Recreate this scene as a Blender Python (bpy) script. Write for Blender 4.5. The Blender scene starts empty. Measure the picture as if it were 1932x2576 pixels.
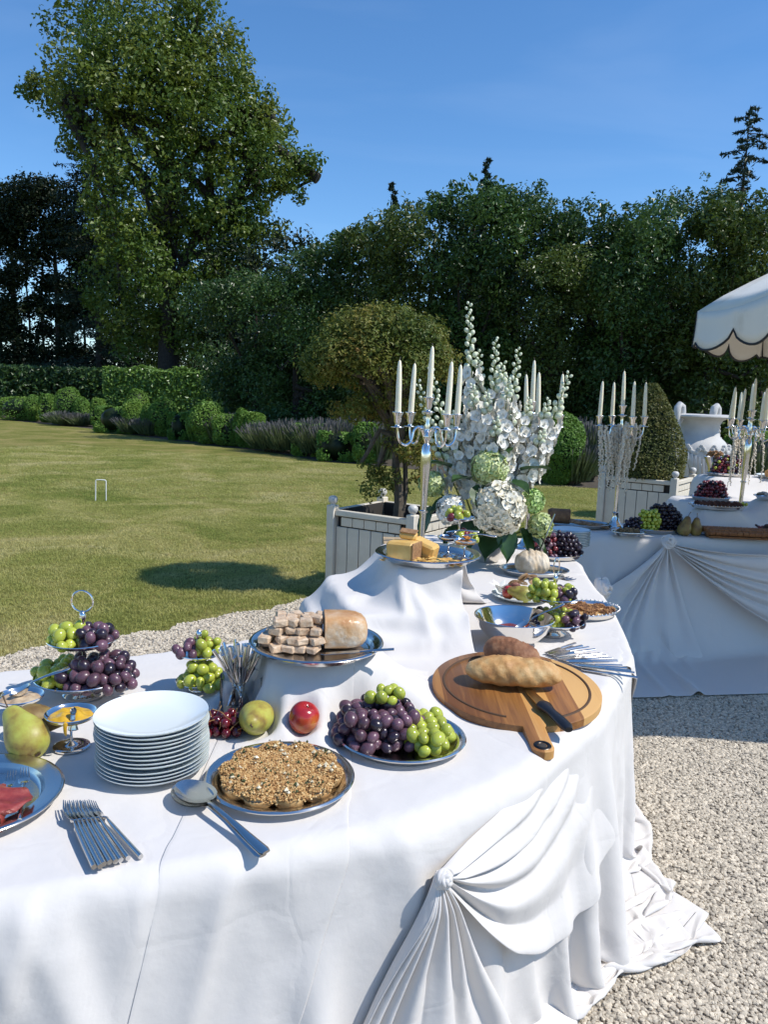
import bpy, math, random, time
import numpy as np
from mathutils import Vector, Matrix, Euler
T0=time.time()
rng=np.random.default_rng(7); random.seed(7)
sc=bpy.context.scene
# ------------------------------------------------------------------ camera
cam_d=bpy.data.cameras.new('camera'); cam=bpy.data.objects.new('camera',cam_d); sc.collection.objects.link(cam)
cam_d.sensor_fit='VERTICAL'; cam_d.sensor_height=36.0; cam_d.lens=27.04; cam_d.clip_start=.05; cam_d.clip_end=2000
cam.matrix_world=Matrix.Translation((0,0,1.58))@Matrix.Rotation(math.radians(90-8.3),4,'X')@Matrix.Rotation(math.radians(2.0),4,'Z')
sc.camera=cam
# ------------------------------------------------------------------ sky and sun
SUN=Vector((.591,-.172,.788)).normalized()
world=bpy.data.worlds.new('World'); sc.world=world; world.use_nodes=True
wn=world.node_tree; wn.nodes.clear()
sky=wn.nodes.new('ShaderNodeTexSky'); sky.sky_type='NISHITA'; sky.sun_disc=False
sky.sun_elevation=math.asin(SUN.z); sky.sun_rotation=math.atan2(SUN.x,SUN.y)
sky.altitude=0; sky.air_density=1.0; sky.dust_density=0.0; sky.ozone_density=6.0
bg=wn.nodes.new('ShaderNodeBackground'); bg.inputs['Strength'].default_value=.15
wo=wn.nodes.new('ShaderNodeOutputWorld')
hsv=wn.nodes.new('ShaderNodeHueSaturation'); hsv.inputs['Saturation'].default_value=1.14; wn.links.new(sky.outputs[0],hsv.inputs['Color']); 
# thin high cirrus
tcw=wn.nodes.new('ShaderNodeTexCoord'); mpw=wn.nodes.new('ShaderNodeMapping'); mpw.inputs['Scale'].default_value=(1.2,3.5,7.0); mpw.inputs['Rotation'].default_value=(.2,.3,.5)
nzw=wn.nodes.new('ShaderNodeTexNoise'); nzw.inputs['Scale'].default_value=1.6; nzw.inputs['Detail'].default_value=7; nzw.inputs['Distortion'].default_value=.6
rmw=wn.nodes.new('ShaderNodeMapRange'); rmw.inputs[1].default_value=.5; rmw.inputs[2].default_value=.8; rmw.inputs[3].default_value=0; rmw.inputs[4].default_value=.045
mxw=wn.nodes.new('ShaderNodeMixRGB'); mxw.inputs[2].default_value=(7.2,8.0,9.0,1)
wn.links.new(tcw.outputs['Generated'],mpw.inputs[0]); wn.links.new(mpw.outputs[0],nzw.inputs['Vector']); wn.links.new(nzw.outputs['Fac'],rmw.inputs[0]); wn.links.new(rmw.outputs[0],mxw.inputs[0])
wn.links.new(hsv.outputs[0],mxw.inputs[1]); wn.links.new(mxw.outputs[0],bg.inputs[0]); wn.links.new(bg.outputs[0],wo.inputs[0])
sun_d=bpy.data.lights.new('sun','SUN'); sun=bpy.data.objects.new('sun',sun_d); sc.collection.objects.link(sun)
sun_d.energy=4.0; sun_d.angle=math.radians(.53); sun_d.color=(1.0,.965,.90)
sun.rotation_euler=SUN.to_track_quat('Z','Y').to_euler(); sun.location=SUN*30
sc.view_settings.view_transform='Standard'; sc.view_settings.look='None'
sc.view_settings.exposure=0.23; sc.view_settings.gamma=1.0; sc.view_settings.use_curve_mapping=False
sc.render.engine='CYCLES'; sc.cycles.max_bounces=8; sc.cycles.transparent_max_bounces=8
sc.cycles.use_adaptive_sampling=True
# ------------------------------------------------------------------ scene graph helpers
COL=sc.collection
def empty(name,label,cat,loc=(0,0,0),rot=(0,0,0),group=None):
    o=bpy.data.objects.new(name,None); COL.objects.link(o); o.empty_display_size=.05
    o.location=loc; o.rotation_euler=rot
    return tag(o,label,cat,group)
def tag(o,label=None,cat=None,group=None,kind=None):
    if label: o['label']=label
    if cat: o['category']=cat
    if group: o['group']=group
    if kind: o['kind']=kind
    return o
def link(name,me,m,parent=None,loc=(0,0,0),rot=(0,0,0),scale=(1,1,1)):
    o=bpy.data.objects.new(name,me); COL.objects.link(o)
    if m is not None and not me.materials: me.materials.append(MAT[m] if isinstance(m,str) else m)
    o.parent=parent; o.location=loc; o.rotation_euler=rot; o.scale=scale
    return o
def copy_tree(o,parent=None):
    c=o.copy(); COL.objects.link(c); c.parent=parent
    for ch in list(o.children): copy_tree(ch,c)
    return c
def npmesh(name,V,F,smooth=True,uv=None):
    """V (n,3), F (k,3|4) uniform faces"""
    V=np.asarray(V,np.float32); F=np.asarray(F,np.int32)
    me=bpy.data.meshes.new(name); k=F.shape[1]
    me.vertices.add(len(V)); me.vertices.foreach_set('co',V.ravel())
    me.loops.add(F.size); me.loops.foreach_set('vertex_index',F.ravel())
    me.polygons.add(len(F)); me.polygons.foreach_set('loop_start',np.arange(0,F.size,k,dtype=np.int32))
    me.polygons.foreach_set('loop_total',np.full(len(F),k,np.int32))
    me.polygons.foreach_set('use_smooth',np.full(len(F),smooth))
    me.update(calc_edges=True); me.validate()
    return me
class B:
    """collects simple shapes, builds one mesh"""
    def __init__(s): s.v=[]; s.f=[]
    def add(s,V,F,M=None):
        V=[Vector(p) for p in V]
        if M is not None: V=[M@p for p in V]
        o=len(s.v); s.v+=[tuple(p) for p in V]; s.f+=[tuple(i+o for i in f) for f in F]; return s
    def box(s,sx,sy,sz,c=(0,0,0),b=.004,M=None):
        b=min(b,.45*min(sx,sy,sz)); X,Y,Z=sx/2,sy/2,sz/2; V=[];idx={}
        for i in (-1,1):
            for j in (-1,1):
                for k in (-1,1):
                    for a in range(3):
                        p=[i*X,j*Y,k*Z]; q=[i*(X-b),j*(Y-b),k*(Z-b)]; q[a]=p[a]
                        idx[(i,j,k,a)]=len(V); V.append((q[0]+c[0],q[1]+c[1],q[2]+c[2]))
        F=[]
        cyc=[(-1,-1),(1,-1),(1,1),(-1,1)]
        for a in range(3):
            u,w=(a+1)%3,(a+2)%3
            for sg in (-1,1):
                q=[]
                for cu,cw in cyc:
                    t=[0,0,0]; t[a]=sg;t[u]=cu;t[w]=cw; q.append(idx[(t[0],t[1],t[2],a)])
                F.append(q if sg>0 else q[::-1])
        for a in range(3):
            u,w=(a+1)%3,(a+2)%3
            for cu,cw in cyc:
                t=[0,0,0]; t[u]=cu;t[w]=cw; t0=t[:];t1=t[:]; t0[a]=-1;t1[a]=1
                q=[idx[(*t0,u)],idx[(*t1,u)],idx[(*t1,w)],idx[(*t0,w)]]
                F.append(q if cu*cw<0 else q[::-1])
        for i in (-1,1):
            for j in (-1,1):
                for k in (-1,1):
                    q=[idx[(i,j,k,a)] for a in range(3)]; F.append(q if i*j*k>0 else q[::-1])
        return s.add(V,F,M)
    def lathe(s,prof,n=24,M=None,sx=1,sy=1,wob=None):
        V=[];F=[]
        rings=[]
        for r,z in prof:
            if r<1e-6: rings.append([len(V)]); V.append((0,0,z))
            else:
                rings.append(list(range(len(V),len(V)+n)))
                for i in range(n):
                    a=2*math.pi*i/n; k=r*(wob(a,z) if wob else 1); V.append((k*math.cos(a)*sx,k*math.sin(a)*sy,z))
        for a,b in zip(rings[:-1],rings[1:]):
            for i in range(n):
                j=(i+1)%n
                if len(a)==1 and len(b)==1: continue
                if len(a)==1: F.append((a[0],b[j],b[i]))
                elif len(b)==1: F.append((a[i],a[j],b[0]))
                else: F.append((a[i],a[j],b[j],b[i]))
        return s.add(V,F,M)
    def tube(s,pts,rad,n=8,M=None,caps=True,flat=None):
        P=[Vector(p) for p in pts]; k=len(P)
        if not hasattr(rad,'__len__'): rad=[rad]*k
        V=[];F=[]; up=None
        for i in range(k):
            t=(P[min(i+1,k-1)]-P[max(i-1,0)]).normalized()
            if up is None:
                up=Vector((0,0,1)) if abs(t.z)<.9 else Vector((1,0,0))
            sdv=t.cross(up).normalized(); up=sdv.cross(t).normalized()
            for j in range(n):
                a=2*math.pi*j/n; fl=flat if flat else 1
                V.append(P[i]+sdv*math.cos(a)*rad[i]+up*math.sin(a)*rad[i]*fl)
        for i in range(k-1):
            for j in range(n):
                jj=(j+1)%n; F.append((i*n+j,i*n+jj,(i+1)*n+jj,(i+1)*n+j))
        if caps: F.append(tuple(range(n))[::-1]); F.append(tuple((k-1)*n+j for j in range(n)))
        return s.add(V,F,M)
    def ball(s,r,c=(0,0,0),n=12,m=8,M=None,sq=(1,1,1)):
        T=Matrix.Translation(c)@Matrix.Diagonal((sq[0],sq[1],sq[2],1))
        if M is not None: T=M@T
        return s.lathe([(r*math.sin(math.pi*i/m) if 0<i<m else 0,-r*math.cos(math.pi*i/m)) for i in range(m+1)],n,T)
    def prism(s,poly,z0,z1,M=None):
        n=len(poly); V=[(x,y,z0) for x,y in poly]+[(x,y,z1) for x,y in poly]
        F=[tuple(range(n))[::-1],tuple(range(n,2*n))]+[(i,(i+1)%n,n+(i+1)%n,n+i) for i in range(n)]
        return s.add(V,F,M)
    def mesh(s,name,smooth=True,sharp=None):
        me=bpy.data.meshes.new(name); me.from_pydata(s.v,[],s.f); me.update()
        if smooth:
            me.polygons.foreach_set('use_smooth',[True]*len(me.polygons))
            if sharp: 
                try: me.set_sharp_from_angle(angle=math.radians(sharp))
                except Exception: pass
        return me
    def obj(s,name,m,parent=None,loc=(0,0,0),rot=(0,0,0),smooth=True,sharp=40):
        return link(name,s.mesh(name,smooth,sharp),m,parent,loc,rot)
def TR(x,y,z): return Matrix.Translation((x,y,z))
def RX(a): return Matrix.Rotation(a,4,'X')
def RY(a): return Matrix.Rotation(a,4,'Y')
def RZ(a): return Matrix.Rotation(a,4,'Z')
# ------------------------------------------------------------------ materials
MAT={}
def newmat(name):
    m=bpy.data.materials.new(name); m.use_nodes=True; nt=m.node_tree; p=nt.nodes['Principled BSDF']; MAT[name]=m
    return m,nt,p
def ramp(nt,stops):
    r=nt.nodes.new('ShaderNodeValToRGB'); e=r.color_ramp.elements
    while len(e)<len(stops): e.new(.5)
    for el,(pos,c) in zip(e,stops): el.position=pos; el.color=(*c,1)
    return r
def mat(name,col,rough=.5,metal=0,noise=None,scale=10,bump=0,bscale=60,sss=0,coat=0,spec=.5,trans=0,rand=0,detail=4):
    """noise: list of ramp stops replacing the flat colour; rand: per-object value jitter"""
    m,nt,p=newmat(name); L=nt.links.new
    p.inputs['Base Color'].default_value=(*col,1); p.inputs['Roughness'].default_value=rough; p.inputs['Metallic'].default_value=metal
    p.inputs['Specular IOR Level'].default_value=spec
    if coat: p.inputs['Coat Weight'].default_value=coat; p.inputs['Coat Roughness'].default_value=.08
    if sss:
        p.inputs['Subsurface Weight'].default_value=sss; p.inputs['Subsurface Radius'].default_value=(.01,.006,.003); p.inputs['Subsurface Scale'].default_value=.6
    if trans: p.inputs['Transmission Weight'].default_value=trans
    tc=nt.nodes.new('ShaderNodeTexCoord'); src=tc.outputs['Object']
    out=None
    if noise:
        n=nt.nodes.new('ShaderNodeTexNoise'); n.inputs['Scale'].default_value=scale; n.inputs['Detail'].default_value=detail; n.inputs['Roughness'].default_value=.6
        L(src,n.inputs['Vector']); r=ramp(nt,noise); L(n.outputs['Fac'],r.inputs[0]); out=r.outputs[0]
        if rand:
            oi=nt.nodes.new('ShaderNodeObjectInfo'); ad=nt.nodes.new('ShaderNodeVectorMath'); ad.operation='ADD'
            mu=nt.nodes.new('ShaderNodeMath'); mu.operation='MULTIPLY'; mu.inputs[1].default_value=37
            L(oi.outputs['Random'],mu.inputs[0]); L(src,ad.inputs[0]); L(mu.outputs[0],ad.inputs[1]); L(ad.outputs[0],n.inputs['Vector'])
    if rand:
        oi=nt.nodes.new('ShaderNodeObjectInfo'); hs=nt.nodes.new('ShaderNodeHueSaturation')
        mr=nt.nodes.new('ShaderNodeMapRange'); mr.inputs[3].default_value=1-rand; mr.inputs[4].default_value=1+rand
        L(oi.outputs['Random'],mr.inputs[0]); L(mr.outputs[0],hs.inputs['Value'])
        if out: L(out,hs.inputs['Color'])
        else: hs.inputs['Color'].default_value=(*col,1)
        out=hs.outputs[0]
    if out: L(out,p.inputs['Base Color'])
    if bump:
        n2=nt.nodes.new('ShaderNodeTexNoise'); n2.inputs['Scale'].default_value=bscale; n2.inputs['Detail'].default_value=5
        L(src,n2.inputs['Vector']); b=nt.nodes.new('ShaderNodeBump'); b.inputs['Strength'].default_value=bump; b.inputs['Distance'].default_value=.01
        L(n2.outputs['Fac'],b.inputs['Height']); L(b.outputs[0],p.inputs['Normal'])
    return m
def leafmat(name,stops,scale=.6,transl=.35,rough=.5,spec=.3,fine=40):
    """foliage: world-position noise for clump colour + per-leaf jitter, part translucent"""
    m,nt,p=newmat(name); L=nt.links.new
    g=nt.nodes.new('ShaderNodeNewGeometry')
    n=nt.nodes.new('ShaderNodeTexNoise'); n.inputs['Scale'].default_value=scale; n.inputs['Detail'].default_value=3
    n2=nt.nodes.new('ShaderNodeTexNoise'); n2.inputs['Scale'].default_value=fine; n2.inputs['Detail'].default_value=1
    mx=nt.nodes.new('ShaderNodeMath'); mx.operation='MULTIPLY_ADD'; mx.inputs[1].default_value=.55; 
    ad=nt.nodes.new('ShaderNodeMath'); ad.operation='MULTIPLY'; ad.inputs[1].default_value=.45
    L(g.outputs['Position'],n.inputs['Vector']); L(g.outputs['Position'],n2.inputs['Vector'])
    L(n2.outputs['Fac'],ad.inputs[0]); L(n.outputs['Fac'],mx.inputs[0]); L(ad.outputs[0],mx.inputs[2])
    r=ramp(nt,stops); L(mx.outputs[0],r.inputs[0]); L(r.outputs[0],p.inputs['Base Color'])
    p.inputs['Roughness'].default_value=rough; p.inputs['Specular IOR Level'].default_value=spec
    tr=nt.nodes.new('ShaderNodeBsdfTranslucent'); L(r.outputs[0],tr.inputs[0])
    ms=nt.nodes.new('ShaderNodeMixShader'); ms.inputs[0].default_value=transl
    o=nt.nodes['Material Output']; L(p.outputs[0],ms.inputs[1]); L(tr.outputs[0],ms.inputs[2]); L(ms.outputs[0],o.inputs[0])
    return m
# cloth: white cotton with weave, faint ironed creases and a little soil
def clothmat(name,col):
    m,nt,p=newmat(name); L=nt.links.new
    p.inputs['Base Color'].default_value=(*col,1); p.inputs['Roughness'].default_value=.85; p.inputs['Specular IOR Level'].default_value=.15
    p.inputs['Sheen Weight'].default_value=.08
    tc=nt.nodes.new('ShaderNodeTexCoord')
    n=nt.nodes.new('ShaderNodeTexNoise'); n.inputs['Scale'].default_value=2.2; n.inputs['Detail'].default_value=6; n.inputs['Distortion'].default_value=1.5
    v=nt.nodes.new('ShaderNodeTexVoronoi'); v.feature='DISTANCE_TO_EDGE'; v.inputs['Scale'].default_value=5
    L(tc.outputs['Object'],n.inputs['Vector']); 
    mixv=nt.nodes.new('ShaderNodeMixRGB'); mixv.inputs[0].default_value=.18; L(tc.outputs['Object'],mixv.inputs[1]); L(n.outputs['Color'],mixv.inputs[2]); L(mixv.outputs[0],v.inputs['Vector'])
    cr=nt.nodes.new('ShaderNodeMapRange'); cr.inputs[1].default_value=0; cr.inputs[2].default_value=.05; L(v.outputs['Distance'],cr.inputs[0])
    n3=nt.nodes.new('ShaderNodeTexNoise'); n3.inputs['Scale'].default_value=16; n3.inputs['Detail'].default_value=5; L(tc.outputs['Object'],n3.inputs['Vector'])
    b1=nt.nodes.new('ShaderNodeBump'); b1.inputs['Strength'].default_value=.22; b1.inputs['Distance'].default_value=.012; L(n3.outputs['Fac'],b1.inputs['Height'])
    b2=nt.nodes.new('ShaderNodeBump'); b2.inputs['Strength'].default_value=.25; b2.inputs['Distance'].default_value=.002; L(cr.outputs[0],b2.inputs['Height']); L(b1.outputs[0],b2.inputs['Normal'])
    L(b2.outputs[0],p.inputs['Normal'])
    tr=nt.nodes.new('ShaderNodeBsdfTranslucent'); tr.inputs[0].default_value=(*col,1)
    ms=nt.nodes.new('ShaderNodeMixShader'); ms.inputs[0].default_value=.14
    o=nt.nodes['Material Output']; L(p.outputs[0],ms.inputs[1]); L(tr.outputs[0],ms.inputs[2]); L(ms.outputs[0],o.inputs[0])
clothmat('cloth',(.755,.715,.675))
mat('steel',(.66,.635,.60),.17,1.0,bump=.03,bscale=30)
mat('steel_worn',(.55,.55,.53),.24,1.0,bump=.03,bscale=40)
mat('chrome',(.80,.775,.74),.11,1.0,bump=.03,bscale=40)
mat('silver',(.76,.73,.69),.2,1.0,bump=.04,bscale=25)
mat('porcelain',(.74,.78,.76),.12,0,coat=.3,spec=.5)
mat('wax',(.86,.80,.60),.45,0,sss=.2,noise=[(.35,(.84,.77,.56)),(.7,(.88,.83,.66))],scale=18)
mat('wick',(.25,.22,.18),.9)
# ------------------------------------------------------------------ ground
def groundmat_gravel():
    m,nt,p=newmat('gravel'); L=nt.links.new
    g=nt.nodes.new('ShaderNodeNewGeometry'); v=nt.nodes.new('ShaderNodeTexVoronoi'); v.inputs['Scale'].default_value=62
    L(g.outputs['Position'],v.inputs['Vector'])
    r=ramp(nt,[(0,(.20,.17,.13)),(.5,(.30,.26,.21)),(1,(.42,.37,.30))]); L(v.outputs['Color'],r.inputs[0]); L(r.outputs[0],p.inputs['Base Color'])
    p.inputs['Roughness'].default_value=.9
    b=nt.nodes.new('ShaderNodeBump'); b.invert=True; b.inputs['Distance'].default_value=.012; L(v.outputs['Distance'],b.inputs['Height']); L(b.outputs[0],p.inputs['Normal'])
groundmat_gravel()
def lawnmat():
    m,nt,p=newmat('lawn'); L=nt.links.new
    g=nt.nodes.new('ShaderNodeNewGeometry')
    def noise(s,d,dist=0):
        n=nt.nodes.new('ShaderNodeTexNoise'); n.inputs['Scale'].default_value=s; n.inputs['Detail'].default_value=d; n.inputs['Roughness'].default_value=.65; n.inputs['Distortion'].default_value=dist; L(g.outputs['Position'],n.inputs['Vector']); return n.outputs['Fac']
    r1=ramp(nt,[(.30,(.14,.17,.036)),(.46,(.22,.225,.060)),(.58,(.30,.27,.095)),(.74,(.40,.33,.15))]); L(noise(.75,7,.6),r1.inputs[0])
    r2=ramp(nt,[(.25,(.45,.45,.45)),(.75,(1.35,1.3,1.2))]); L(noise(28,6),r2.inputs[0])
    mm=nt.nodes.new('ShaderNodeMixRGB'); mm.blend_type='MULTIPLY'; mm.inputs[0].default_value=1; L(r1.outputs[0],mm.inputs[1]); L(r2.outputs[0],mm.inputs[2]); L(mm.outputs[0],p.inputs['Base Color'])
    p.inputs['Roughness'].default_value=.95; p.inputs['Specular IOR Level'].default_value=.1
    b=nt.nodes.new('ShaderNodeBump'); b.inputs['Distance'].default_value=.05; b.inputs['Strength'].default_value=.8; L(noise(45,5),b.inputs['Height']); L(b.outputs[0],p.inputs['Normal'])
lawnmat()
# lawn runs to the horizon; the gravel terrace lies on it in front of the line through the planters
b=B(); b.add([(-900,-900,-.012),(900,-900,-.012),(900,900,-.012),(-900,900,-.012)],[(0,1,2,3)]); lawn=tag(b.obj('lawn','lawn'),'dry mown lawn reaching back to the clipped bushes','lawn',kind='structure')
EDGE=[(-9,-1.0),(-5,2.2),(-2.9,3.85),(-2.25,4.40),(-1.7,4.86),(-1.27,5.20),(-.9,5.62),(-.42,6.05),(.3,6.75),(1.2,7.6),(3.2,9.3),(7,12),(14,16)]
ex=[];
for (x0,y0),(x1,y1) in zip(EDGE[:-1],EDGE[1:]):
    k=max(2,int(math.hypot(x1-x0,y1-y0)/.12))
    for i in range(k):
        t=i/k; x=x0+(x1-x0)*t; y=y0+(y1-y0)*t; w=.05*math.sin(x*9)+.035*math.sin(x*23+1)+random.uniform(-.03,.03); ex.append((x-w*.7,y+w*.7))
b=B(); b.add([(x,y,0) for x,y in ex]+[(14,16,0),(14,-9,0),(-9,-9,0)],[tuple(range(len(ex)+3))]); gr=b.obj('gravel_terrace','gravel'); 
me=gr.data
tag(gr,'pale gravel terrace around the buffet tables','gravel terrace',kind='structure')
# loose stones: geometry-node instances of six stone shapes
def gn_scatter(name,region,meshes,density,smin,smax,flat,seed,label,cat,matname,zoff=0.0,tilt=3.14):
    """region: list of (quad corners) patches; every patch becomes a face the points are spread on"""
    me=bpy.data.meshes.new(name); V=[];F=[]
    for q in region: o=len(V); V+= [(x,y,zoff) for x,y in q]; F.append(tuple(range(o,o+len(q))))
    me.from_pydata(V,[],F); me.update()
    ob=link(name,me,matname); tag(ob,label,cat,kind='stuff')
    col=bpy.data.collections.new(name+'_shapes')
    for m_ in meshes:
        so=bpy.data.objects.new(name+'_shape',m_); col.objects.link(so)
    ng=bpy.data.node_groups.new(name,'GeometryNodeTree'); N=ng.nodes.new; L=ng.links.new
    ng.interface.new_socket('Geometry',in_out='INPUT',socket_type='NodeSocketGeometry'); ng.interface.new_socket('Geometry',in_out='OUTPUT',socket_type='NodeSocketGeometry')
    gi=N('NodeGroupInput'); go=N('NodeGroupOutput')
    d=N('GeometryNodeDistributePointsOnFaces'); d.inputs['Density'].default_value=density; d.inputs['Seed'].default_value=seed
    ci=N('GeometryNodeCollectionInfo'); ci.inputs['Collection'].default_value=col; ci.inputs['Separate Children'].default_value=True; ci.inputs['Reset Children'].default_value=True
    ii=N('GeometryNodeInstanceOnPoints'); ii.inputs['Pick Instance'].default_value=True
    rv=N('FunctionNodeRandomValue'); rv.data_type='FLOAT_VECTOR'; rv.inputs[0].default_value=(-tilt*flat,-tilt*flat,0); rv.inputs[1].default_value=(tilt*flat,tilt*flat,6.28)
    rs=N('FunctionNodeRandomValue'); rs.data_type='FLOAT'; rs.inputs[2].default_value=smin; rs.inputs[3].default_value=smax; rs.inputs['Seed'].default_value=5
    L(gi.outputs[0],d.inputs['Mesh']); L(d.outputs['Points'],ii.inputs['Points']); L(ci.outputs[0],ii.inputs['Instance'])
    L(rv.outputs[0],ii.inputs['Rotation']); L(rs.outputs[1],ii.inputs['Scale']); L(ii.outputs[0],go.inputs[0])
    md=ob.modifiers.new('scatter','NODES'); md.node_group=ng
    return ob
mat('pebble',(.5,.45,.4),.85,noise=[(.3,(.42,.35,.255)),(.5,(.56,.485,.375)),(.7,(.70,.62,.51))],scale=60,rand=.33,bump=.3,bscale=200)
def stone(seed):
    r=random.Random(seed); b=B(); n=7; 
    prof=[(0,-.5),(.75,-.38),(1,-.02),(.72,.36),(0,.5)]
    b.lathe(prof,n,sx=1,sy=r.uniform(.6,.95)); 
    b.v=[(x+r.uniform(-.16,.16),y+r.uniform(-.16,.16),z*r.uniform(.85,1.3)+r.uniform(-.08,.08)) for x,y,z in b.v]
    me=b.mesh('stone',False); me.materials.append(MAT['pebble']); return me
stones=[stone(i) for i in range(7)]
gn_scatter('gravel',[[(.35,1.2),(2.2,1.2),(2.2,2.6),(.35,2.6)],[(.9,2.6),(2.6,2.6),(2.6,4.9),(.9,4.9)]],stones,13500,.0040,.0104,.16,3,'loose pale gravel stones beside the draped tables','gravel','pebble',.003)
lf=[(x,y) for x,y in ex if -3.4<x<.6]
gn_scatter('gravel',[[(-3.0,2.0),(-.3,2.0),(.4,4.2)]+lf[::-1]],stones,6500,.005,.012,.16,4,'loose pale gravel stones between table and lawn','gravel','pebble',.003)
# ------------------------------------------------------------------ table cloths (position based drape)
def _lens(R, a, b): return np.linalg.norm(R[b]-R[a],axis=-1,keepdims=True).astype(np.float32)
def prism(poly, z0, z1):
    P=np.array(poly,float); N=[]
    for i in range(len(P)):
        d=P[(i+1)%len(P)]-P[i]; n=np.array([d[1],-d[0]])/np.linalg.norm(d); N.append((n[0],n[1],n@P[i]))
    return (np.array(N,np.float32),z0,z1)
def sim(X, R, solids, steps, iters, pulls=(), fric=.6, thick=.004, damp=.97, bend=.12, dt2g=.0022, ground=.017, fence=None, seed=1):
    """position based cloth on a quad grid: X start (n,m,3), R flat rest shape (n,m,2)"""
    s=np.s_; n,m=R.shape[:2]
    G=[]
    for p in (0,1):
        G.append((s[p:n-1:2,:],s[p+1:n:2,:])); G.append((s[:,p:m-1:2],s[:,p+1:m:2]))
    for p in (0,1):
        G.append((s[p:n-1:2,:-1],s[p+1:n:2,1:])); G.append((s[p:n-1:2,1:],s[p+1:n:2,:-1]))
    G=[(a,b,_lens(R,a,b),1.0 if i<4 else .45) for i,(a,b) in enumerate(G)]
    B=[(s[:-2,:],s[2:,:]),(s[:,:-2],s[:,2:])]
    B=[(a,b,_lens(R,a,b)) for a,b in B]
    X=X.astype(np.float32).copy(); P=X.copy()
    for st in range(steps):
        V=(X-P)*damp; P=X.copy(); X+=np.clip(V,-.03,.03); X[...,2]-=dt2g
        for it in range(iters):
            for a,b,L,k in G:
                A=X[a]; Bv=X[b]; d=Bv-A
                l=np.sqrt((d*d).sum(-1,keepdims=True))+1e-9
                d*=(l-L)/l*(.5*k); A+=d; Bv-=d
            for a,b,L in B:
                A=X[a]; Bv=X[b]; d=Bv-A
                l=np.sqrt((d*d).sum(-1,keepdims=True))+1e-9
                d*=np.minimum(0,(l-L))/l*bend; A+=d; Bv-=d
            for mask,tgt,k in pulls: X[mask]+=(tgt-X[mask])*k
            if it%3==2 or it==iters-1:
                for N,z0,z1 in solids:
                    x=X[...,0];y=X[...,1];z=X[...,2]
                    D=x[...,None]*N[:,0]+y[...,None]*N[:,1]-N[:,2]-thick
                    side=D.max(-1); top=z-z1-thick
                    inn=(side<0)&(top<0)&(z>z0)
                    if not inn.any(): continue
                    up=inn&((top>side)|(top>-.02)); sd=inn&~up
                    X[...,2][up]=z1+thick
                    if it==iters-1: X[up,:2]+=(P[up,:2]-X[up,:2])*fric
                    if sd.any():
                        k=D[sd].argmax(-1); w=-side[sd][:,None]; q=X[sd]; q[:,:2]+=N[k,:2]*w
                        if it==iters-1: q+=(P[sd]-q)*fric*.35
                        X[sd]=q
                if fence:
                    for nx,ny,c in fence:
                        o=X[...,0]*nx+X[...,1]*ny-c; q=(o>0)&(X[...,2]<.3)&(X[...,0]>.45)
                        o=o[q]*.25; X[...,0][q]-=nx*o; X[...,1][q]-=ny*o
                g=X[...,2]<ground
                X[...,2][g]=ground
                if it==iters-1: X[g,:2]+=(P[g,:2]-X[g,:2])*fric
    return X
def up2(A):
    """double grid resolution (cubic-ish midpoint)"""
    def mid(A):
        n=A.shape[0]; o=np.zeros((2*n-1,)+A.shape[1:],A.dtype); o[::2]=A
        q=(A[:-1]+A[1:])/2
        if n>3: q[1:-1]=(9*(A[1:-2]+A[2:-1])-(A[:-3]+A[3:]))/16
        o[1::2]=q; return o
    return mid(mid(A).swapaxes(0,1)).swapaxes(0,1).copy()

def qgrid(c,n,m):
    """bilinear grid; c = FL,FR,BR,BL"""
    c=np.array(c,float); u=np.linspace(0,1,n)[:,None,None]; v=np.linspace(0,1,m)[None,:,None]
    return (c[0]*(1-u)*(1-v)+c[1]*u*(1-v)+c[2]*u*v+c[3]*(1-u)*v)
def drape(corners,h,solids,z0,s1,s2,pull=None,seed=0,squeeze=1.0,**kw):
    c=np.array(corners,float); lu=np.linalg.norm(c[1]-c[0])*.5+np.linalg.norm(c[2]-c[3])*.5; lv=np.linalg.norm(c[3]-c[0])*.5+np.linalg.norm(c[2]-c[1])*.5
    n=max(8,int(lu/h/2)); m=max(8,int(lv/h/2)); r=np.random.default_rng(seed)
    R=qgrid(c,n,m); X=np.dstack([R,np.full((n,m),z0)+r.normal(0,.006,(n,m))])
    pf=(lambda R: pull(R) if pull else ())
    c0=R.mean((0,1)); X[...,:2]=c0+(X[...,:2]-c0)*squeeze
    X=sim(X,R,solids,s1,16,pf(R),**kw)
    X=up2(X); R=qgrid(c,X.shape[0],X.shape[1]); X+=r.normal(0,.0008,X.shape)
    X=sim(X,R,solids,s2,14,pf(R),**kw)
    return X,R
def knot_pull(cx,cy,rad,K,out,k=.35,squash=.10):
    def f(R):
        d=R-np.array([cx,cy]); l=np.linalg.norm(d,axis=-1); mask=l<rad
        dd=d[mask]; ll=l[mask]
        a=np.arctan2(dd[:,1],dd[:,0]); rr=ll*squash
        o=np.array(out)
        t=np.stack([K[0]+rr*np.cos(a)*.8+o[0]*(rad-ll)*.15,K[1]+rr*np.cos(a)*.4+o[1]*(rad-ll)*.15,K[2]+rr*np.sin(a)],-1).astype(np.float32)
        return ((mask,t,k),)
    return f
def grid_obj(name,X,label,cat='tablecloth',parent=None,sub=1,group=None,thickness=.002):
    n,m=X.shape[:2]; i=np.arange(n*m).reshape(n,m)
    F=np.stack([i[:-1,:-1],i[1:,:-1],i[1:,1:],i[:-1,1:]],-1).reshape(-1,4)
    o=link(name,npmesh(name,X.reshape(-1,3),F),'cloth',parent)
    if label: tag(o,label,cat,group)
    so=o.modifiers.new('thick','SOLIDIFY'); so.thickness=thickness; so.offset=-1
    if sub: s=o.modifiers.new('smooth','SUBSURF'); s.levels=sub; s.render_levels=sub
    return o
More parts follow.
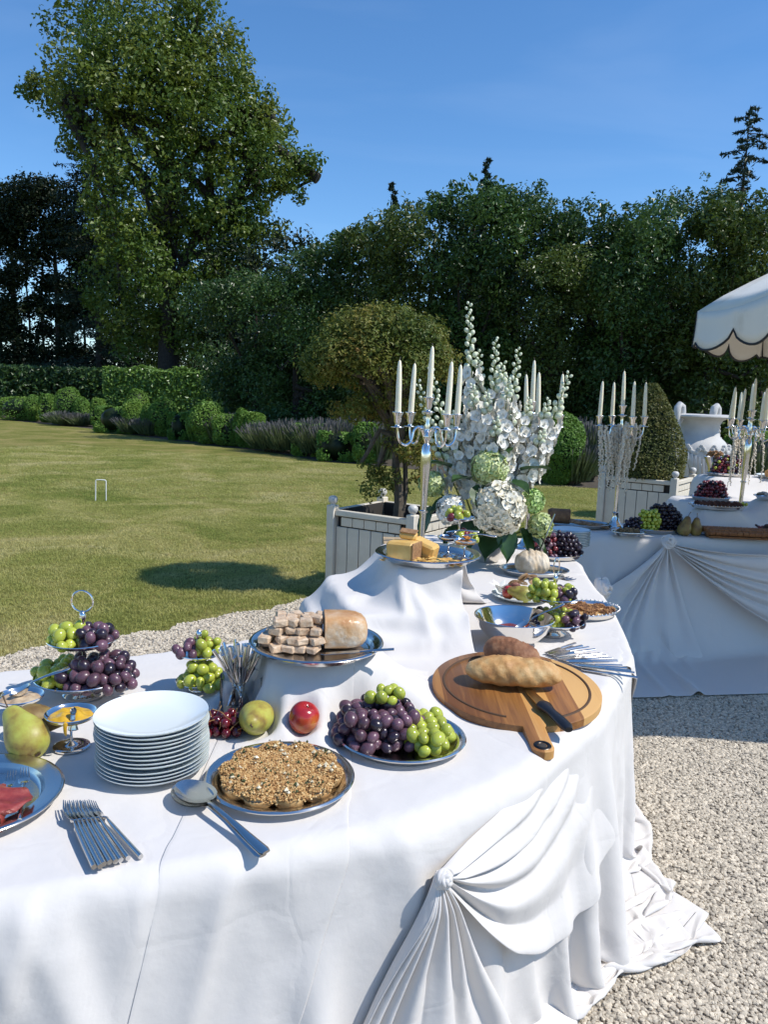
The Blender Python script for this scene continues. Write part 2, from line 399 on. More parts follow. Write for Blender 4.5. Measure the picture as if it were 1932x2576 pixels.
def press(X,x,y,r,z,ry=None,rot=0):
    """flatten cloth under a dish"""
    ry=ry or r; c,s=math.cos(-rot),math.sin(-rot); dx=X[...,0]-x; dy=X[...,1]-y
    q=np.hypot((dx*c-dy*s)/r,(dx*s+dy*c)/ry); k=np.clip((1.25-q)/.25,0,1)
    zz=X[...,2]; near=(zz>z-.12)&(zz<z+.12)
    X[...,2]=np.where(near&(k>0)&(zz>z-.0025),zz+(z-.0025-zz)*k,zz)
TZ=.75
T1=prism([(-2.1,.62),(-.13,1.31),(.1,2.75),(-.45,2.53),(-1.11,2.16),(-2.1,1.62)],.0,TZ)
T2=prism([(-.15,1.305),(.10,1.42),(.34,1.62),(.62,2.0),(.86,2.5),(.92,2.8),(-.3,2.65)],.0,TZ)
T3=prism([(.86,2.5),(.97,3.1),(1.08,4.3),(1.08,4.75),(-.05,4.75),(-.15,2.6)],.0,TZ)
def boxat(x,y,sx,sy,a,z0,z1):
    c,s=math.cos(a),math.sin(a); return prism([(x+c*i*sx/2-s*j*sy/2,y+s*i*sx/2+c*j*sy/2) for i,j in ((-1,-1),(1,-1),(1,1),(-1,1))],z0,z1)
RT=boxat(-.16,2.02,.30,.24,.2,.6,.905)      # box under the terrine platter
RC=boxat(.185,2.83,.34,.48,.15,.6,1.005)    # box under the cheese platter
t0=time.time()
KN=(.14,1.385,.665)
XA,RA=drape([(-1.35,-.02),(1.42,1.02),(1.80,2.95),(-1.62,2.50)],.020,[T1,T2,T3,RT],.98,150,60,None,seed=1,bend=.015,fric=.96,squeeze=.97,fence=[(1,0,1.17),(.2,-.98,-1.62)])
print('cloth A',XA.shape,time.time()-t0)
XB,_=drape([(.05,2.15),(.98,2.38),(1.80,4.75),(.0,4.9)],.026,[T3,(T2[0],T2[1],T2[2]-.003)],.80,80,30,knot_pull(1.28,3.98,.17,(1.13,4.05,.60),(.95,0)),seed=2,bend=.04)
up=lambda t:(t[0],t[1],t[2]+.004)
STEPS=[boxat(.10,2.62,.42,.30,.2,.6,.875),boxat(.02,2.56,.50,.34,.25,.6,.81),boxat(-.04,2.78,.30,.34,.2,.6,.90),boxat(-.10,2.74,.34,.36,.3,.6,.82)]
XC,_=drape([(-.42,1.94),(.34,2.05),(.47,3.42),(-.62,3.15)],.020,[up(T1),up(T2),up(T3),RC,RT]+STEPS,1.06,130,45,seed=3,thick=.006,bend=.03)
# far table
TF=prism([(1.17,4.84),(1.81,4.93),(2.46,4.84),(4.6,4.6),(5.2,7.1),(2.7,7.0),(1.62,5.55),(1.15,5.5)],.0,TZ)
RF1=boxat(2.37,5.42,.30,.22,.0,.6,.893); RF2=boxat(3.35,6.86,1.1,.42,.05,.6,1.012); RF3=boxat(2.98,5.76,.28,.22,.0,.6,.932); RF4=boxat(2.72,6.22,.72,.50,.05,.6,.866)
XD,_=drape([(.45,3.75),(3.9,3.70),(4.7,8.0),(1.0,7.1)],.030,[TF,RF1,RF2,RF3,RF4],1.06,120,35,None,seed=4,bend=.03,fric=.9,squeeze=.97)
def unit(v): return v/(np.linalg.norm(v,axis=-1,keepdims=True)+1e-9)
# ironed fold lines and soft bellies in the hanging cloth
def normals(X):
    du=np.gradient(X,axis=0); dv=np.gradient(X,axis=1); return unit(np.cross(du,dv))
def creases(X,R,seed,fold=.46,amp=.0032,belly=.004):
    r=np.random.default_rng(seed); N=normals(X); N=N*(1 if N[X.shape[0]//3,X.shape[1]//2,2]>0 else -1); hang=np.clip((.745-X[...,2])/.10,0,1); h=np.zeros(X.shape[:2])
    e1=np.array([.94,.34]); e2=np.array([-.34,.94]); a=R@e1; b_=R@e2
    for c in (a,b_):
        d=np.abs((c/fold+.5)%1-.5)*fold; h+=amp*np.exp(-d/.010)
    for k in range(7):
        w=r.uniform(4,11); ph=r.uniform(0,6); th=r.uniform(-.5,.5); q=a*math.cos(th)+b_*math.sin(th); h+=hang*belly*.5*np.sin(q*w+ph)*np.sin(b_*r.uniform(1,3)+ph*2)
    for k in range(14):
        w=r.uniform(14,30); ph=r.uniform(0,6); th=r.uniform(0,3.14); q=a*math.cos(th)+b_*math.sin(th); h+=(.25+.75*hang)*.0016*np.sin(q*w+ph)*np.maximum(0,np.sin(a*r.uniform(2,5)+ph*3))*np.maximum(0,np.sin(b_*r.uniform(2,5)+ph))
    hw=np.clip((.75-X[...,2])/.45,0,1)**.7; b0=b_[(X[...,2]>.70)&(X[...,2]<.74)].mean() if ((X[...,2]>.70)&(X[...,2]<.74)).any() else 1.0
    for k in range(16):    # hanging folds that start sharp at the table edge and widen downwards
        ak=-1.35+1.75*(k+r.uniform(.1,.9))/16; sl=r.uniform(-.55,.55); w=r.uniform(.010,.022); dd=a-ak-sl*(b_-b0); ww=w*(1+2.2*hw)
        h+=np.where(X[...,2]<.748,1,0)*r.uniform(.012,.030)*np.exp(-np.abs(dd/np.where(dd>0,ww*.6,ww*1.6))**1.3)*np.clip(hw*3,0,1)*(1-.35*hw)
    for k in range(170):   # short random crumples
        c0=np.array([r.uniform(-1.3,1.5),r.uniform(.1,2.9)]); th=r.uniform(0,3.14); u=np.array([math.cos(th),math.sin(th)]); v=np.array([-u[1],u[0]]); L=r.uniform(.04,.16); d=R-c0; p=d@u; q=d@v+.25*p*p/L*r.uniform(-1,1)
        h+=r.uniform(.003,.008)*r.choice((-1,1))*np.exp(-np.abs(q)/.015)*np.clip(1-(p/L)**2,0,1)*(.35+.65*hang)
    return X+N*h[...,None]
XA=creases(XA,RA,5)
print('cloths',time.time()-t0)
TOPIARY=[(-22.64, 45.94, 1.18, 0.85, 'ball'), (-17.63, 37.27, 1.11, 1.96, 'mound'), (-15.67, 35.68, 1.3, 0.66, 'column'), (-14.19, 34.41, 1.65, 1.17, 'ball'), (-12.27, 32.81, 1.22, 0.56, 'column'), (-10.25, 29.25, 1.0, 1.33, 'box'), (-12.85, 39.75, 1.68, 1.17, 'ball'), (-14.29, 40.94, 1.22, 0.88, 'ball'), (-8.01, 27.71, 1.36, 1.0, 'ball'), (-7.02, 26.16, 0.92, 0.67, 'box'), (-5.72, 24.57, 1.34, 1.14, 'ball'), (-6.67, 33.46, 1.77, 1.21, 'ball'), (-4.9, 23.97, 0.97, 0.97, 'mound'), (-3.93, 23.12, 1.07, 0.57, 'column'), (-5.14, 33.5, 1.24, 1.14, 'mound'), (-3.22, 30.59, 1.21, 1.23, 'mound'), (-1.67, 28.65, 1.12, 0.65, 'mound'), (-2.11, 21.01, 0.87, 0.85, 'box'), (-0.51, 19.28, 1.0, 0.64, 'column'), (-1.28, 19.71, 0.74, 0.92, 'box'), (-16.66, 36.43, 1.22, 0.82, 'ball'), (-13.48, 34.09, 1.23, 0.77, 'ball'), (-9.39, 28.57, 1.28, 0.82, 'ball'), (-8.59, 27.89, 1.16, 0.58, 'ball'), (-6.36, 25.57, 1.06, 0.61, 'ball'), (-4.38, 23.46, 1.15, 0.56, 'ball'), (3.49, 15.6, 1.44, 1.02, 'ball'), (7.38, 24.92, 1.61, 1.41, 'mound'), (8.95, 18.99, 1.13, 1.18, 'mound')]
LAVENDER=[(-13.97, 33.57, 0.6, 1.04), (-13.19, 33.35, 0.55, 0.86), (-9.33, 28.61, 0.69, 0.89), (-8.59, 27.89, 0.66, 0.72), (-5.19, 24.44, 0.98, 0.76), (-4.48, 24.01, 1.08, 0.74), (-3.34, 22.17, 0.86, 1.03), (-2.7, 21.66, 0.95, 1.01), (-1.84, 20.84, 1.06, 0.97), (-1.36, 20.08, 0.99, 0.73), (-4.0, 28.5, 1.1, 1.32), (-2.77, 27.93, 1.08, 1.3), (-0.95, 20.26, 1.15, 0.73), (-0.15, 19.32, 1.05, 0.6), (4.37, 17.38, 1.35, 0.63), (4.38, 16.52, 1.28, 0.51), (3.84, 15.72, 0.88, 0.65), (8.41, 17.44, 0.95, 1.08)]
OAK=[(-17.07, 47.0, 22.07, 2.43), (-13.84, 46.0, 22.13, 2.61), (-11.64, 46.0, 22.0, 1.43), (-11.2, 46.0, 22.62, 1.43), (-15.29, 45.0, 19.42, 3.02), (-12.84, 44.0, 18.31, 3.18), (-11.2, 46.0, 18.93, 2.85), (-9.87, 46.0, 20.01, 1.43), (-20.44, 47.0, 18.48, 1.21), (-19.43, 47.0, 17.98, 1.46), (-17.07, 45.0, 17.33, 2.56), (-8.52, 46.0, 18.18, 1.43), (-9.64, 45.0, 16.34, 2.56), (-7.83, 46.0, 16.32, 1.66), (-13.28, 47.0, 16.46, 3.4), (-7.09, 47.0, 17.31, 1.09), (-6.76, 45.0, 14.57, 1.86), (-5.33, 46.0, 14.48, 1.19), (-5.99, 46.0, 13.82, 1.19), (-8.03, 46.0, 13.97, 1.9), (-13.96, 44.0, 13.42, 2.96), (-15.69, 44.0, 13.37, 1.36), (-11.42, 46.0, 13.42, 2.61), (-9.17, 45.0, 11.54, 1.86), (-8.0, 46.0, 11.15, 1.43), (-14.11, 43.0, 9.48, 1.78), (-14.74, 43.0, 9.87, 1.11), (-13.27, 43.0, 8.06, 1.56), (-10.28, 46.0, 9.53, 2.38), (-8.9, 46.0, 8.69, 1.9), (-11.2, 46.0, 6.82, 2.14), (-9.37, 45.0, 6.32, 1.86), (-10.5, 45.0, 4.73, 1.86), (-8.68, 46.0, 10.47, 1.66), (-12.88, 48.0, 11.64, 1.74), (-10.27, 44.0, 7.9, 1.36), (-15.83, 46.0, 6.67, 2.14), (-14.77, 47.0, 5.21, 2.19), (-12.4, 47.0, 4.59, 2.19), (-17.46, 48.0, 8.26, 1.74), (-14.25, 47.0, 10.48, 1.94)]
OAKTRUNK=[[(-12.98, 46.0, 2.89), (-13.02, 46.0, 4.95), (-12.94, 46.0, 6.77), (-13.37, 46.0, 11.19), (-13.12, 46.0, 14.23), (-12.87, 46.0, 17.83), (-12.74, 46.0, 21.76)], [(-12.94, 46.0, 6.77), (-11.89, 46.0, 9.48), (-11.08, 46.0, 10.83), (-9.6, 46.0, 11.97), (-7.8, 46.0, 13.11), (-5.53, 46.0, 13.4), (-4.41, 46.0, 13.87)], [(-13.25, 46.0, 11.19), (-12.33, 46.0, 14.04), (-10.52, 46.0, 15.8), (-8.06, 46.0, 16.52), (-6.94, 46.0, 16.98)], [(-13.12, 46.0, 14.01), (-14.57, 46.0, 16.09), (-16.34, 46.0, 17.09), (-19.01, 46.0, 17.84)], [(-12.88, 46.0, 16.78), (-13.86, 46.0, 19.26), (-14.94, 46.0, 21.69)], [(-12.76, 46.0, 18.46), (-11.64, 46.0, 20.57), (-11.2, 46.0, 22.83)], [(-12.96, 46.0, 6.09), (-13.97, 46.0, 7.63), (-14.87, 46.0, 9.38)], [(-13.25, 46.0, 12.06), (-15.05, 46.0, 13.52), (-16.4, 46.0, 13.9)], [(-11.89, 46.0, 9.48), (-9.82, 46.0, 9.55), (-8.45, 46.0, 10.03)], [(-12.97, 46.0, 5.41), (-11.2, 46.0, 6.15), (-9.81, 46.0, 6.65)]]
WALL=[(-4.69, 27.0, 6.81, 1.6), (-3.11, 25.55, 6.7, 1.45), (-1.48, 26.5, 7.82, 1.44), (-0.11, 25.05, 7.76, 1.29), (1.22, 26.0, 8.41, 1.28), (2.33, 24.55, 8.69, 1.33), (4.05, 25.5, 8.73, 1.38), (5.09, 24.05, 7.12, 1.24), (6.23, 25.0, 8.02, 1.36), (7.14, 23.55, 7.63, 1.22), (8.62, 24.5, 8.77, 1.39), (9.55, 23.05, 8.02, 1.31), (11.28, 24.0, 7.88, 1.49)]
CONIFER=[(-18.58, 50, 26.0, 3.1, 'dark'), (-0.1, 40, 12.3, 0.83, 'spire'), (3.79, 34, 11.77, 0.7, 'spire'), (15.81, 36, 14.9, 1.4, 'blue')]
LEFT=[(-25.93, 54, 15.07, 2.51), (-22.97, 54, 15.92, 2.79), (-20.07, 54, 15.01, 2.51), (-28.57, 54, 15.48, 2.79)]
# ------------------------------------------------------------------ foliage helpers
def unit(v): return v/(np.linalg.norm(v,axis=-1,keepdims=True)+1e-9)
def cards(C,size,out=None,bias=.6,asp=.55,r=rng,up=.25):
    """leaf-sized pointed quads at C; out = outward directions; folded a little along the midrib"""
    n=len(C); N=unit(r.normal(0,1,(n,3)))
    if out is not None: N=unit(N*(1-bias)+unit(out)*bias+np.array([0,0,up]))
    A=unit(np.cross(N,unit(r.normal(0,1,(n,3))))); Bv=np.cross(N,A)
    s=(size*r.uniform(.45,1.5,n))[:,None]
    V=np.empty((n,4,3)); V[:,0]=C-A*s*.5; V[:,1]=C+Bv*s*asp*.5+N*s*.10; V[:,2]=C+A*s*.5-N*s*.08; V[:,3]=C-Bv*s*asp*.5+N*s*.10
    return V.reshape(-1,3),np.arange(4*n).reshape(n,4)
def blob_points(blobs,n,r=rng,shell=.55,flat=.85):
    bl=np.array(blobs,float); w=bl[:,3]**2; k=r.choice(len(bl),n,p=w/w.sum())
    d=unit(r.normal(0,1,(n,3))); rad=(shell+(1-shell)*r.random(n)**.6)*bl[k,3]*(1+.22*np.sin(d[:,0]*5+k)*np.sin(d[:,1]*6+k*2)*1.2)
    P=bl[k,:3]+d*rad[:,None]*np.array([1,1,flat]); return P,d
def crown(name,parent,blobs,n,size,m,shell=.55,bias=.55,asp=.55,seed=0,sub=0,twig=.0,flat=.85):
    r=np.random.default_rng(seed); bl=list(blobs)
    if sub:
        add=[]
        for (x,y,z,rr) in bl:
            for _ in range(sub):
                d=unit(r.normal(0,1,3)); q=rr*r.uniform(.25,.5); add.append((x+d[0]*rr*1.05,y+d[1]*rr*1.0,z+d[2]*rr*.95,q*.9))
        bl=bl+add
    P,d=blob_points(bl,n,r,shell,flat); V,F=cards(P,size,d,bias,asp,r)
    return link('crown',npmesh('crown',V,F,False),m,parent)
mat('bark',(.03,.025,.02),.9,noise=[(.3,(.018,.014,.011)),(.7,(.05,.04,.032))],scale=9,bump=.6,bscale=14)
leafmat('leaf_oak',[(0.28, (0.0484, 0.0995, 0.0162)), (0.48, (0.105, 0.1719, 0.0242)), (0.6, (0.1857, 0.2171, 0.0323)), (0.75, (0.2584, 0.208, 0.0404))],.35,.32,.4,.5)
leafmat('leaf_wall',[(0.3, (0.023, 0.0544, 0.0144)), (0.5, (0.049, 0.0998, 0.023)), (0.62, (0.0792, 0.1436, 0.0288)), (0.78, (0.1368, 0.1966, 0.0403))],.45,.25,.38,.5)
leafmat('leaf_wall_warm',[(0.3, (0.0333, 0.0609, 0.013)), (0.5, (0.0711, 0.1118, 0.0207)), (0.62, (0.1148, 0.1608, 0.0259)), (0.78, (0.1984, 0.2202, 0.0363))],.45,.25,.38,.5)
leafmat('leaf_wall_pale',[(0.3, (0.0281, 0.0664, 0.0176)), (0.5, (0.0598, 0.1218, 0.0281)), (0.62, (0.0966, 0.1752, 0.0351)), (0.78, (0.1669, 0.2399, 0.0492))],.45,.25,.38,.5)
leafmat('leaf_dark',[(0.3, (0.0091, 0.0182, 0.0073)), (0.6, (0.0182, 0.0328, 0.0109)), (0.8, (0.0318, 0.0455, 0.0136))],.4,.2)  # dark leaves, lowered further to put deep foliage shade into the colour
leafmat('leaf_conifer',[(0.3, (0.018, 0.036, 0.024)), (0.6, (0.033, 0.06, 0.039)), (0.8, (0.0525, 0.0825, 0.0525))],.5,.1)
leafmat('leaf_box',[(0.3, (0.065, 0.143, 0.026)), (0.5, (0.13, 0.247, 0.039)), (0.7, (0.26, 0.364, 0.0572))],1.2,.22)
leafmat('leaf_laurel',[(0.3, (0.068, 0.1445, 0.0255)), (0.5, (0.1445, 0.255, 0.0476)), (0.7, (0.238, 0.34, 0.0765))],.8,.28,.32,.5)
leafmat('leaf_shrub',[(.26,(.05,.09,.016)),(.42,(.115,.155,.028)),(.56,(.21,.205,.038)),(.68,(.30,.18,.045)),(.8,(.36,.14,.05))],2.2,.3,fine=25)
leafmat('leaf_cone',[(.3,(.06,.085,.02)),(.5,(.13,.14,.035)),(.68,(.22,.19,.055)),(.8,(.28,.18,.08))],4,.25,fine=30)
leafmat('lavender_leaf',[(0.3, (0.07, 0.105, 0.0392)), (0.6, (0.14, 0.175, 0.077)), (0.8, (0.21, 0.224, 0.126))],2,.25)
mat('lavender_flower',(.118,.112,.112),.8); mat('twig',(.10,.075,.05),.9,noise=[(.3,(.06,.045,.03)),(.7,(.15,.12,.085))],scale=20)
def limbs(name,parent,paths,r0,m='bark',n=9):
    b=B()
    for i,p in enumerate(paths):
        rr=r0 if i==0 else r0*.42
        pts=[]; P=[Vector(q) for q in p]
        for a,c in zip(P[:-1],P[1:]):
            for t in (0,.34,.67): pts.append(a.lerp(c,t)+Vector((random.uniform(-1,1),random.uniform(-1,1),random.uniform(-.5,.5)))*rr*.25*(t>0))
        pts.append(P[-1]); k=len(pts)
        b.tube(pts,[rr*(1-.85*j/(k-1))+.012 for j in range(k)],n)
    return b.obj(name,m,parent)
# big oak
t=empty('oak_tree','tall spreading oak with yellow-green leaves standing behind the laurel hedge','tree',(-12.98,46,0))
def rel(bl,o): return [(x-o[0],y-o[1],z-o[2],r) for x,y,z,r in bl]
O=(-12.98,46,0)
pt=[[tuple(np.array(p)-np.array(O)) for p in l] for l in OAKTRUNK]; pt[0]=[(0,0,-.1)]+pt[0]
rr_=random.Random(3)
for q in OAK[::2]:
    l=rr_.choice(pt[:4]); a=l[rr_.randrange(2,len(l))]; c=(q[0]-O[0],q[1]-O[1],q[2]); pt.append([a,tuple((np.array(a)+np.array(c))/2+np.array([0,0,.4])),c])
limbs('trunk',t,pt,.72)
crown('crown',t,rel(OAK,O),74000,.235,'leaf_oak',.35,.45,.62,seed=11,sub=7)
# woodland behind everything: a mass nobody could count
r=np.random.default_rng(5); bl=[]
for i in range(200):
    x=r.uniform(-9,24); y=39+r.uniform(0,5)-.42*x; h=9.0 if x<12 else 7.0; bl.append((x,y,r.uniform(.2,h),r.uniform(1.2,2.0)))
for i in range(16):
    x=r.uniform(-34,-14); y=60; bl.append((x,y,r.uniform(.3,2.8),1.9))
for i in range(46):
    x=r.uniform(-18.5,-8); y=54+r.uniform(0,3); bl.append((x,y,r.uniform(.3,9.5),r.uniform(1.4,2.1)))
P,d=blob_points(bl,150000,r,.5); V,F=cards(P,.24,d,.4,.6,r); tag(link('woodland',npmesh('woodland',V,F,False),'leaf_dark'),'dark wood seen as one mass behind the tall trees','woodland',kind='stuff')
# tall trees forming the wall on the right
wl=['rounded dark green tree just right of the oak, first of the tall row','low green tree at the dip of the treeline','leafy tree below the left conifer tip','bushy tree right of the left conifer tip','broad tree left of the tallest middle tree','tallest tree in the middle of the row','full tree right of the middle conifer tip','lower tree in the dip behind the white flowers','tree with loose upright sprays above the right candelabra','tree with thin sprays left of the tall right crown','tall dense crown left of the parasol','dark tree above the white parasol','yellow-green tree at the right edge above the parasol']
for i,(x,y,h,w) in enumerate(WALL):
    h-=(1.25 if i in (0,1) else .95 if i in (2,7) else .5)
    r=np.random.default_rng(40+i); t=empty('tall_tree',wl[i],'tree',(x,y,0),group='tall trees behind the clipped bushes')
    bl=[]
    for k in range(34):
        z=h*(k+.5)/34*.93; f=z/h; over=-2.3*max(0,f-.3)/.7+1.6*(1-f)   # upper crown leans out over the lower
        ww=w*(1.15 if f<.75 else 1.15-.75*(f-.75)/.25)
        bl.append((r.uniform(-1,1)*ww,over+r.uniform(-.7,.9),z,r.uniform(.55,1.0)*(1.0 if f<.8 else .75)))
    for k in range(16): bl.append((r.uniform(-1.2,1.2)*w,r.uniform(-.3,.8),h*r.uniform(.03,.5),r.uniform(.45,.8)))
    for k in range(10): # sprays at the top
        a=r.uniform(-1,1)*w; z0=h*.86; q=r.uniform(.2,.5)
        for s in range(4): bl.append((a+s*.06*r.normal(),-.9+r.uniform(-.5,.5),z0+s*h*.045*(1-.6*abs(a)/w),.34-.06*s))
    limbs('trunk',t,[[(0,.6,-.1),(0,.4,h*.4),(.1,-.2,h*.85)]]+[[(0,.3,h*r.uniform(.25,.6)),tuple(np.array(bl[k][:3])*.6+np.array([0,0,.8])),bl[k][:3]] for k in range(6,30,4)],.16,n=6)
    cm=['leaf_wall','leaf_wall_warm','leaf_wall','leaf_wall_pale'][(i*7)%4]
    if i==12: cm='leaf_oak'
    crown('crown',t,bl,26000,[.125,.105,.145][i%3],cm,.45,.4,.5,seed=60+i)
# dark trees at the left with sky showing between the stems
ll=['dark tree second from the left edge behind the lawn','dark rounded tree left of the oak','dark tree tucked behind the oak crown','dark tree at the left edge of the picture']
for i,(x,y,h,w) in enumerate(LEFT):
    r=np.random.default_rng(80+i); t=empty('dark_tree',ll[i],'tree',(x,y,0),group='dark trees at the left')
    bl=[(r.uniform(-1,1)*w,r.uniform(-1.2,1.2),h*r.uniform(.62,.93),r.uniform(1.0,1.5)) for k in range(16)]+[(r.uniform(-1.1,1.1)*w,r.uniform(-1,1),h*r.uniform(.1,.62),r.uniform(.5,.95)) for k in range(44)]+[(r.uniform(-1.1,1.1)*w,r.uniform(-1,1),h*r.uniform(.02,.22),r.uniform(.7,1.2)) for k in range(12)]
    limbs('trunk',t,[[(0,0,-.1),(.1,0,h*.5),(0,0,h*.9)],[(.9,.4,-.1),(1.0,.3,h*.4),(.8,0,h*.8)],[(-.9,.4,-.1),(-1.1,.3,h*.4),(-.7,0,h*.8)]],.26,n=6)
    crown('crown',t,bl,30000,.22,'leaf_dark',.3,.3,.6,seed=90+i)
# conifers
def conifer(label,x,y,h,w,m,n,seed,z0=.5,droop=.35):
    r=np.random.default_rng(seed); t=empty('conifer',label,'tree',(x,y,0),group='conifers')
    b=B(); b.tube([(0,0,-.1),(0,0,h*.5),(0,0,h)],[.22,.13,.01],7)
    C=[];D=[]
    nb=int(h*7)
    for k in range(nb):
        z=z0+(h-z0)*((k+.5)/nb); f=1-(z-z0)/(h-z0); L=w*(.12+f**.8)*r.uniform(.65,1.1); a=r.uniform(0,6.28)
        e=np.array([math.cos(a)*L,math.sin(a)*L,-droop*L+.18*L]); b.tube([(0,0,z),tuple(np.array([0,0,z])+e*.6+np.array([0,0,.04*L])),tuple(np.array([0,0,z])+e)],[.03,.018,.006],4)
        kk=int(n/nb*(.35+1.3*f)); s=r.random(kk)**.7; q=np.array([0,0,z])+e*s[:,None]; sp=L*.22*(1-s*.7)[:,None]
        C.append(q+r.normal(0,1,(kk,3))*sp*np.array([.7,.7,.25])-np.array([0,0,.05])); D.append(np.tile(e/L,(kk,1)))
    b.obj('trunk','bark',t)
    V,F=cards(np.vstack(C),.26 if w>1 else .16,np.vstack(D)+np.array([0,0,-.3]),.3,.28,r,0); link('crown',npmesh('crown',V,F,False),m,t)
cl=['tall dark drooping conifer rising behind the oak','small pointed conifer tip above the trees, left one','pointed conifer tip above the middle trees','blue-green conifer at the right edge above the treeline']
for i,(x,y,h,w,k) in enumerate(CONIFER): conifer(cl[i],x-(.35 if k=='blue' else 0),y,h,w*({'dark':1.25,'spire':1.5,'blue':2.5}[k]),'leaf_conifer',16000 if k=='dark' else 9000,120+i)
# laurel hedge under the oak
t=empty('laurel_hedge','clipped bright green laurel hedge under the oak','hedge',(-11.3,41,0))
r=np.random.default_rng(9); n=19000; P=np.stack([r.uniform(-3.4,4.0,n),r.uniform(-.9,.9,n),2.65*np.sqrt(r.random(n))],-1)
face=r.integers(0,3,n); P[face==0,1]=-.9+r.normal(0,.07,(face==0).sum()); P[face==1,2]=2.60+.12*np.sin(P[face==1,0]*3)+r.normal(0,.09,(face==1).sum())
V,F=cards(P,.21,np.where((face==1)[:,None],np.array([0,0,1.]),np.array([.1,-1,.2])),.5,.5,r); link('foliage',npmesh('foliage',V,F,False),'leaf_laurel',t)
b=B(); 
for k in range(14): x=-2.9+k*.44; b.tube([(x,0,-.05),(x+.1,.05,.9),(x-.1,-.2,2.4)],[.05,.035,.015],5)
b.obj('stems','bark',t)
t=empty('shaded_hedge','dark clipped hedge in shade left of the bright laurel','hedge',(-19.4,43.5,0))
n=11000; P=np.stack([r.uniform(-6,5.0,n),r.uniform(-.8,.8,n),2.75*np.sqrt(r.random(n))],-1); V,F=cards(P,.24,np.tile([0,-1.,.3],(n,1)),.5,.5,r); link('foliage',npmesh('foliage',V,F,False),'leaf_wall',t)  # darker leaf material puts the hedge's shade into its colour
b=B()
for k in range(14): x=-5+k*.7; b.tube([(x,0,-.05),(x+.1,.05,.9),(x-.1,-.2,2.0)],[.05,.035,.015],5)
b.obj('stems','bark',t)
# clipped bushes
kindn={'ball':'ball-clipped','mound':'low mounded','column':'narrow column-clipped','box':'low squared'}
tl=['at the far left picture edge','long and low at the left end of the bed','second plant from the left edge, slim','with a round head on a broad foot, near the left end','left of the first squared bush','left of the two large balls','in the second row in front of the laurel hedge','small, in the second row left of the laurel front','third from the left in the front row of balls','between the two large front balls','largest in the middle of the front row','in the second row right of the laurel hedge','with a sunlit top right of the largest ball','standing dark before the wide lavender','in the back row right of the laurel hedge','in the back row behind the wide lavender','in the back row left of the planter shrub','dark, among the wide lavender','just left of the planter shrub','at the lavender foot left of the planter shrub','small, between the low mound and the slim column','small, right of the broad-footed ball','mid-sized, right of the first squared bush','small, left of the third front ball','small, left of the largest ball','small, right of the sunlit mound','large, right of the white flowers','behind the right candelabra','behind the table candelabras at the right edge']
for i,(x,y,h,w,k) in enumerate(TOPIARY):
    r=np.random.default_rng(200+i); t=empty('clipped_bush',f'{kindn[k]} green box bush {tl[i]}','bush',(x,y,0),group='clipped box bushes along the lawn')
    nf=5200 if y<30 else 3200
    if i==26: nf=12000
    d=unit(r.normal(0,1,(nf,3))); 
    if k=='box': e=.28
    elif k=='column': e=.55
    elif k=='mound': e=.65
    else: e=.9
    q=np.sign(d)*np.abs(d)**e; q/= np.maximum(1,np.abs(q).max(-1,keepdims=True)*.98) if k=='box' else 1
    wob=1+.05*np.sin(d[:,0]*4+i)*np.sin(d[:,2]*5+i*2)+r.normal(0,.018,nf)
    P=np.stack([q[:,0]*w/2,q[:,1]*w/2,h/2+q[:,2]*h/2],-1); P=(P-[0,0,h/2])*wob[:,None]+[0,0,h/2]
    if k=='ball': # rounded head on a slightly narrower foot
        low=np.clip((h*.45-P[:,2])/(h*.45),0,1); P[:,:2]*=(1-.22*np.sin(low*math.pi)+0*low)[:,None]
    P[:,2]=np.maximum(P[:,2],.02)
    V,F=cards(P,.075 if y>18 else .055,d,.55,.6,r); link('foliage',npmesh('foliage',V,F,False),'leaf_box',t)
    b=B(); b.ball(.5,(0,0,h/2),14,10,sq=(w*.86,w*.86,h*.9)); b.obj('dark_core','leaf_dark',t)  # solid dark core paints the shaded inside of the bush
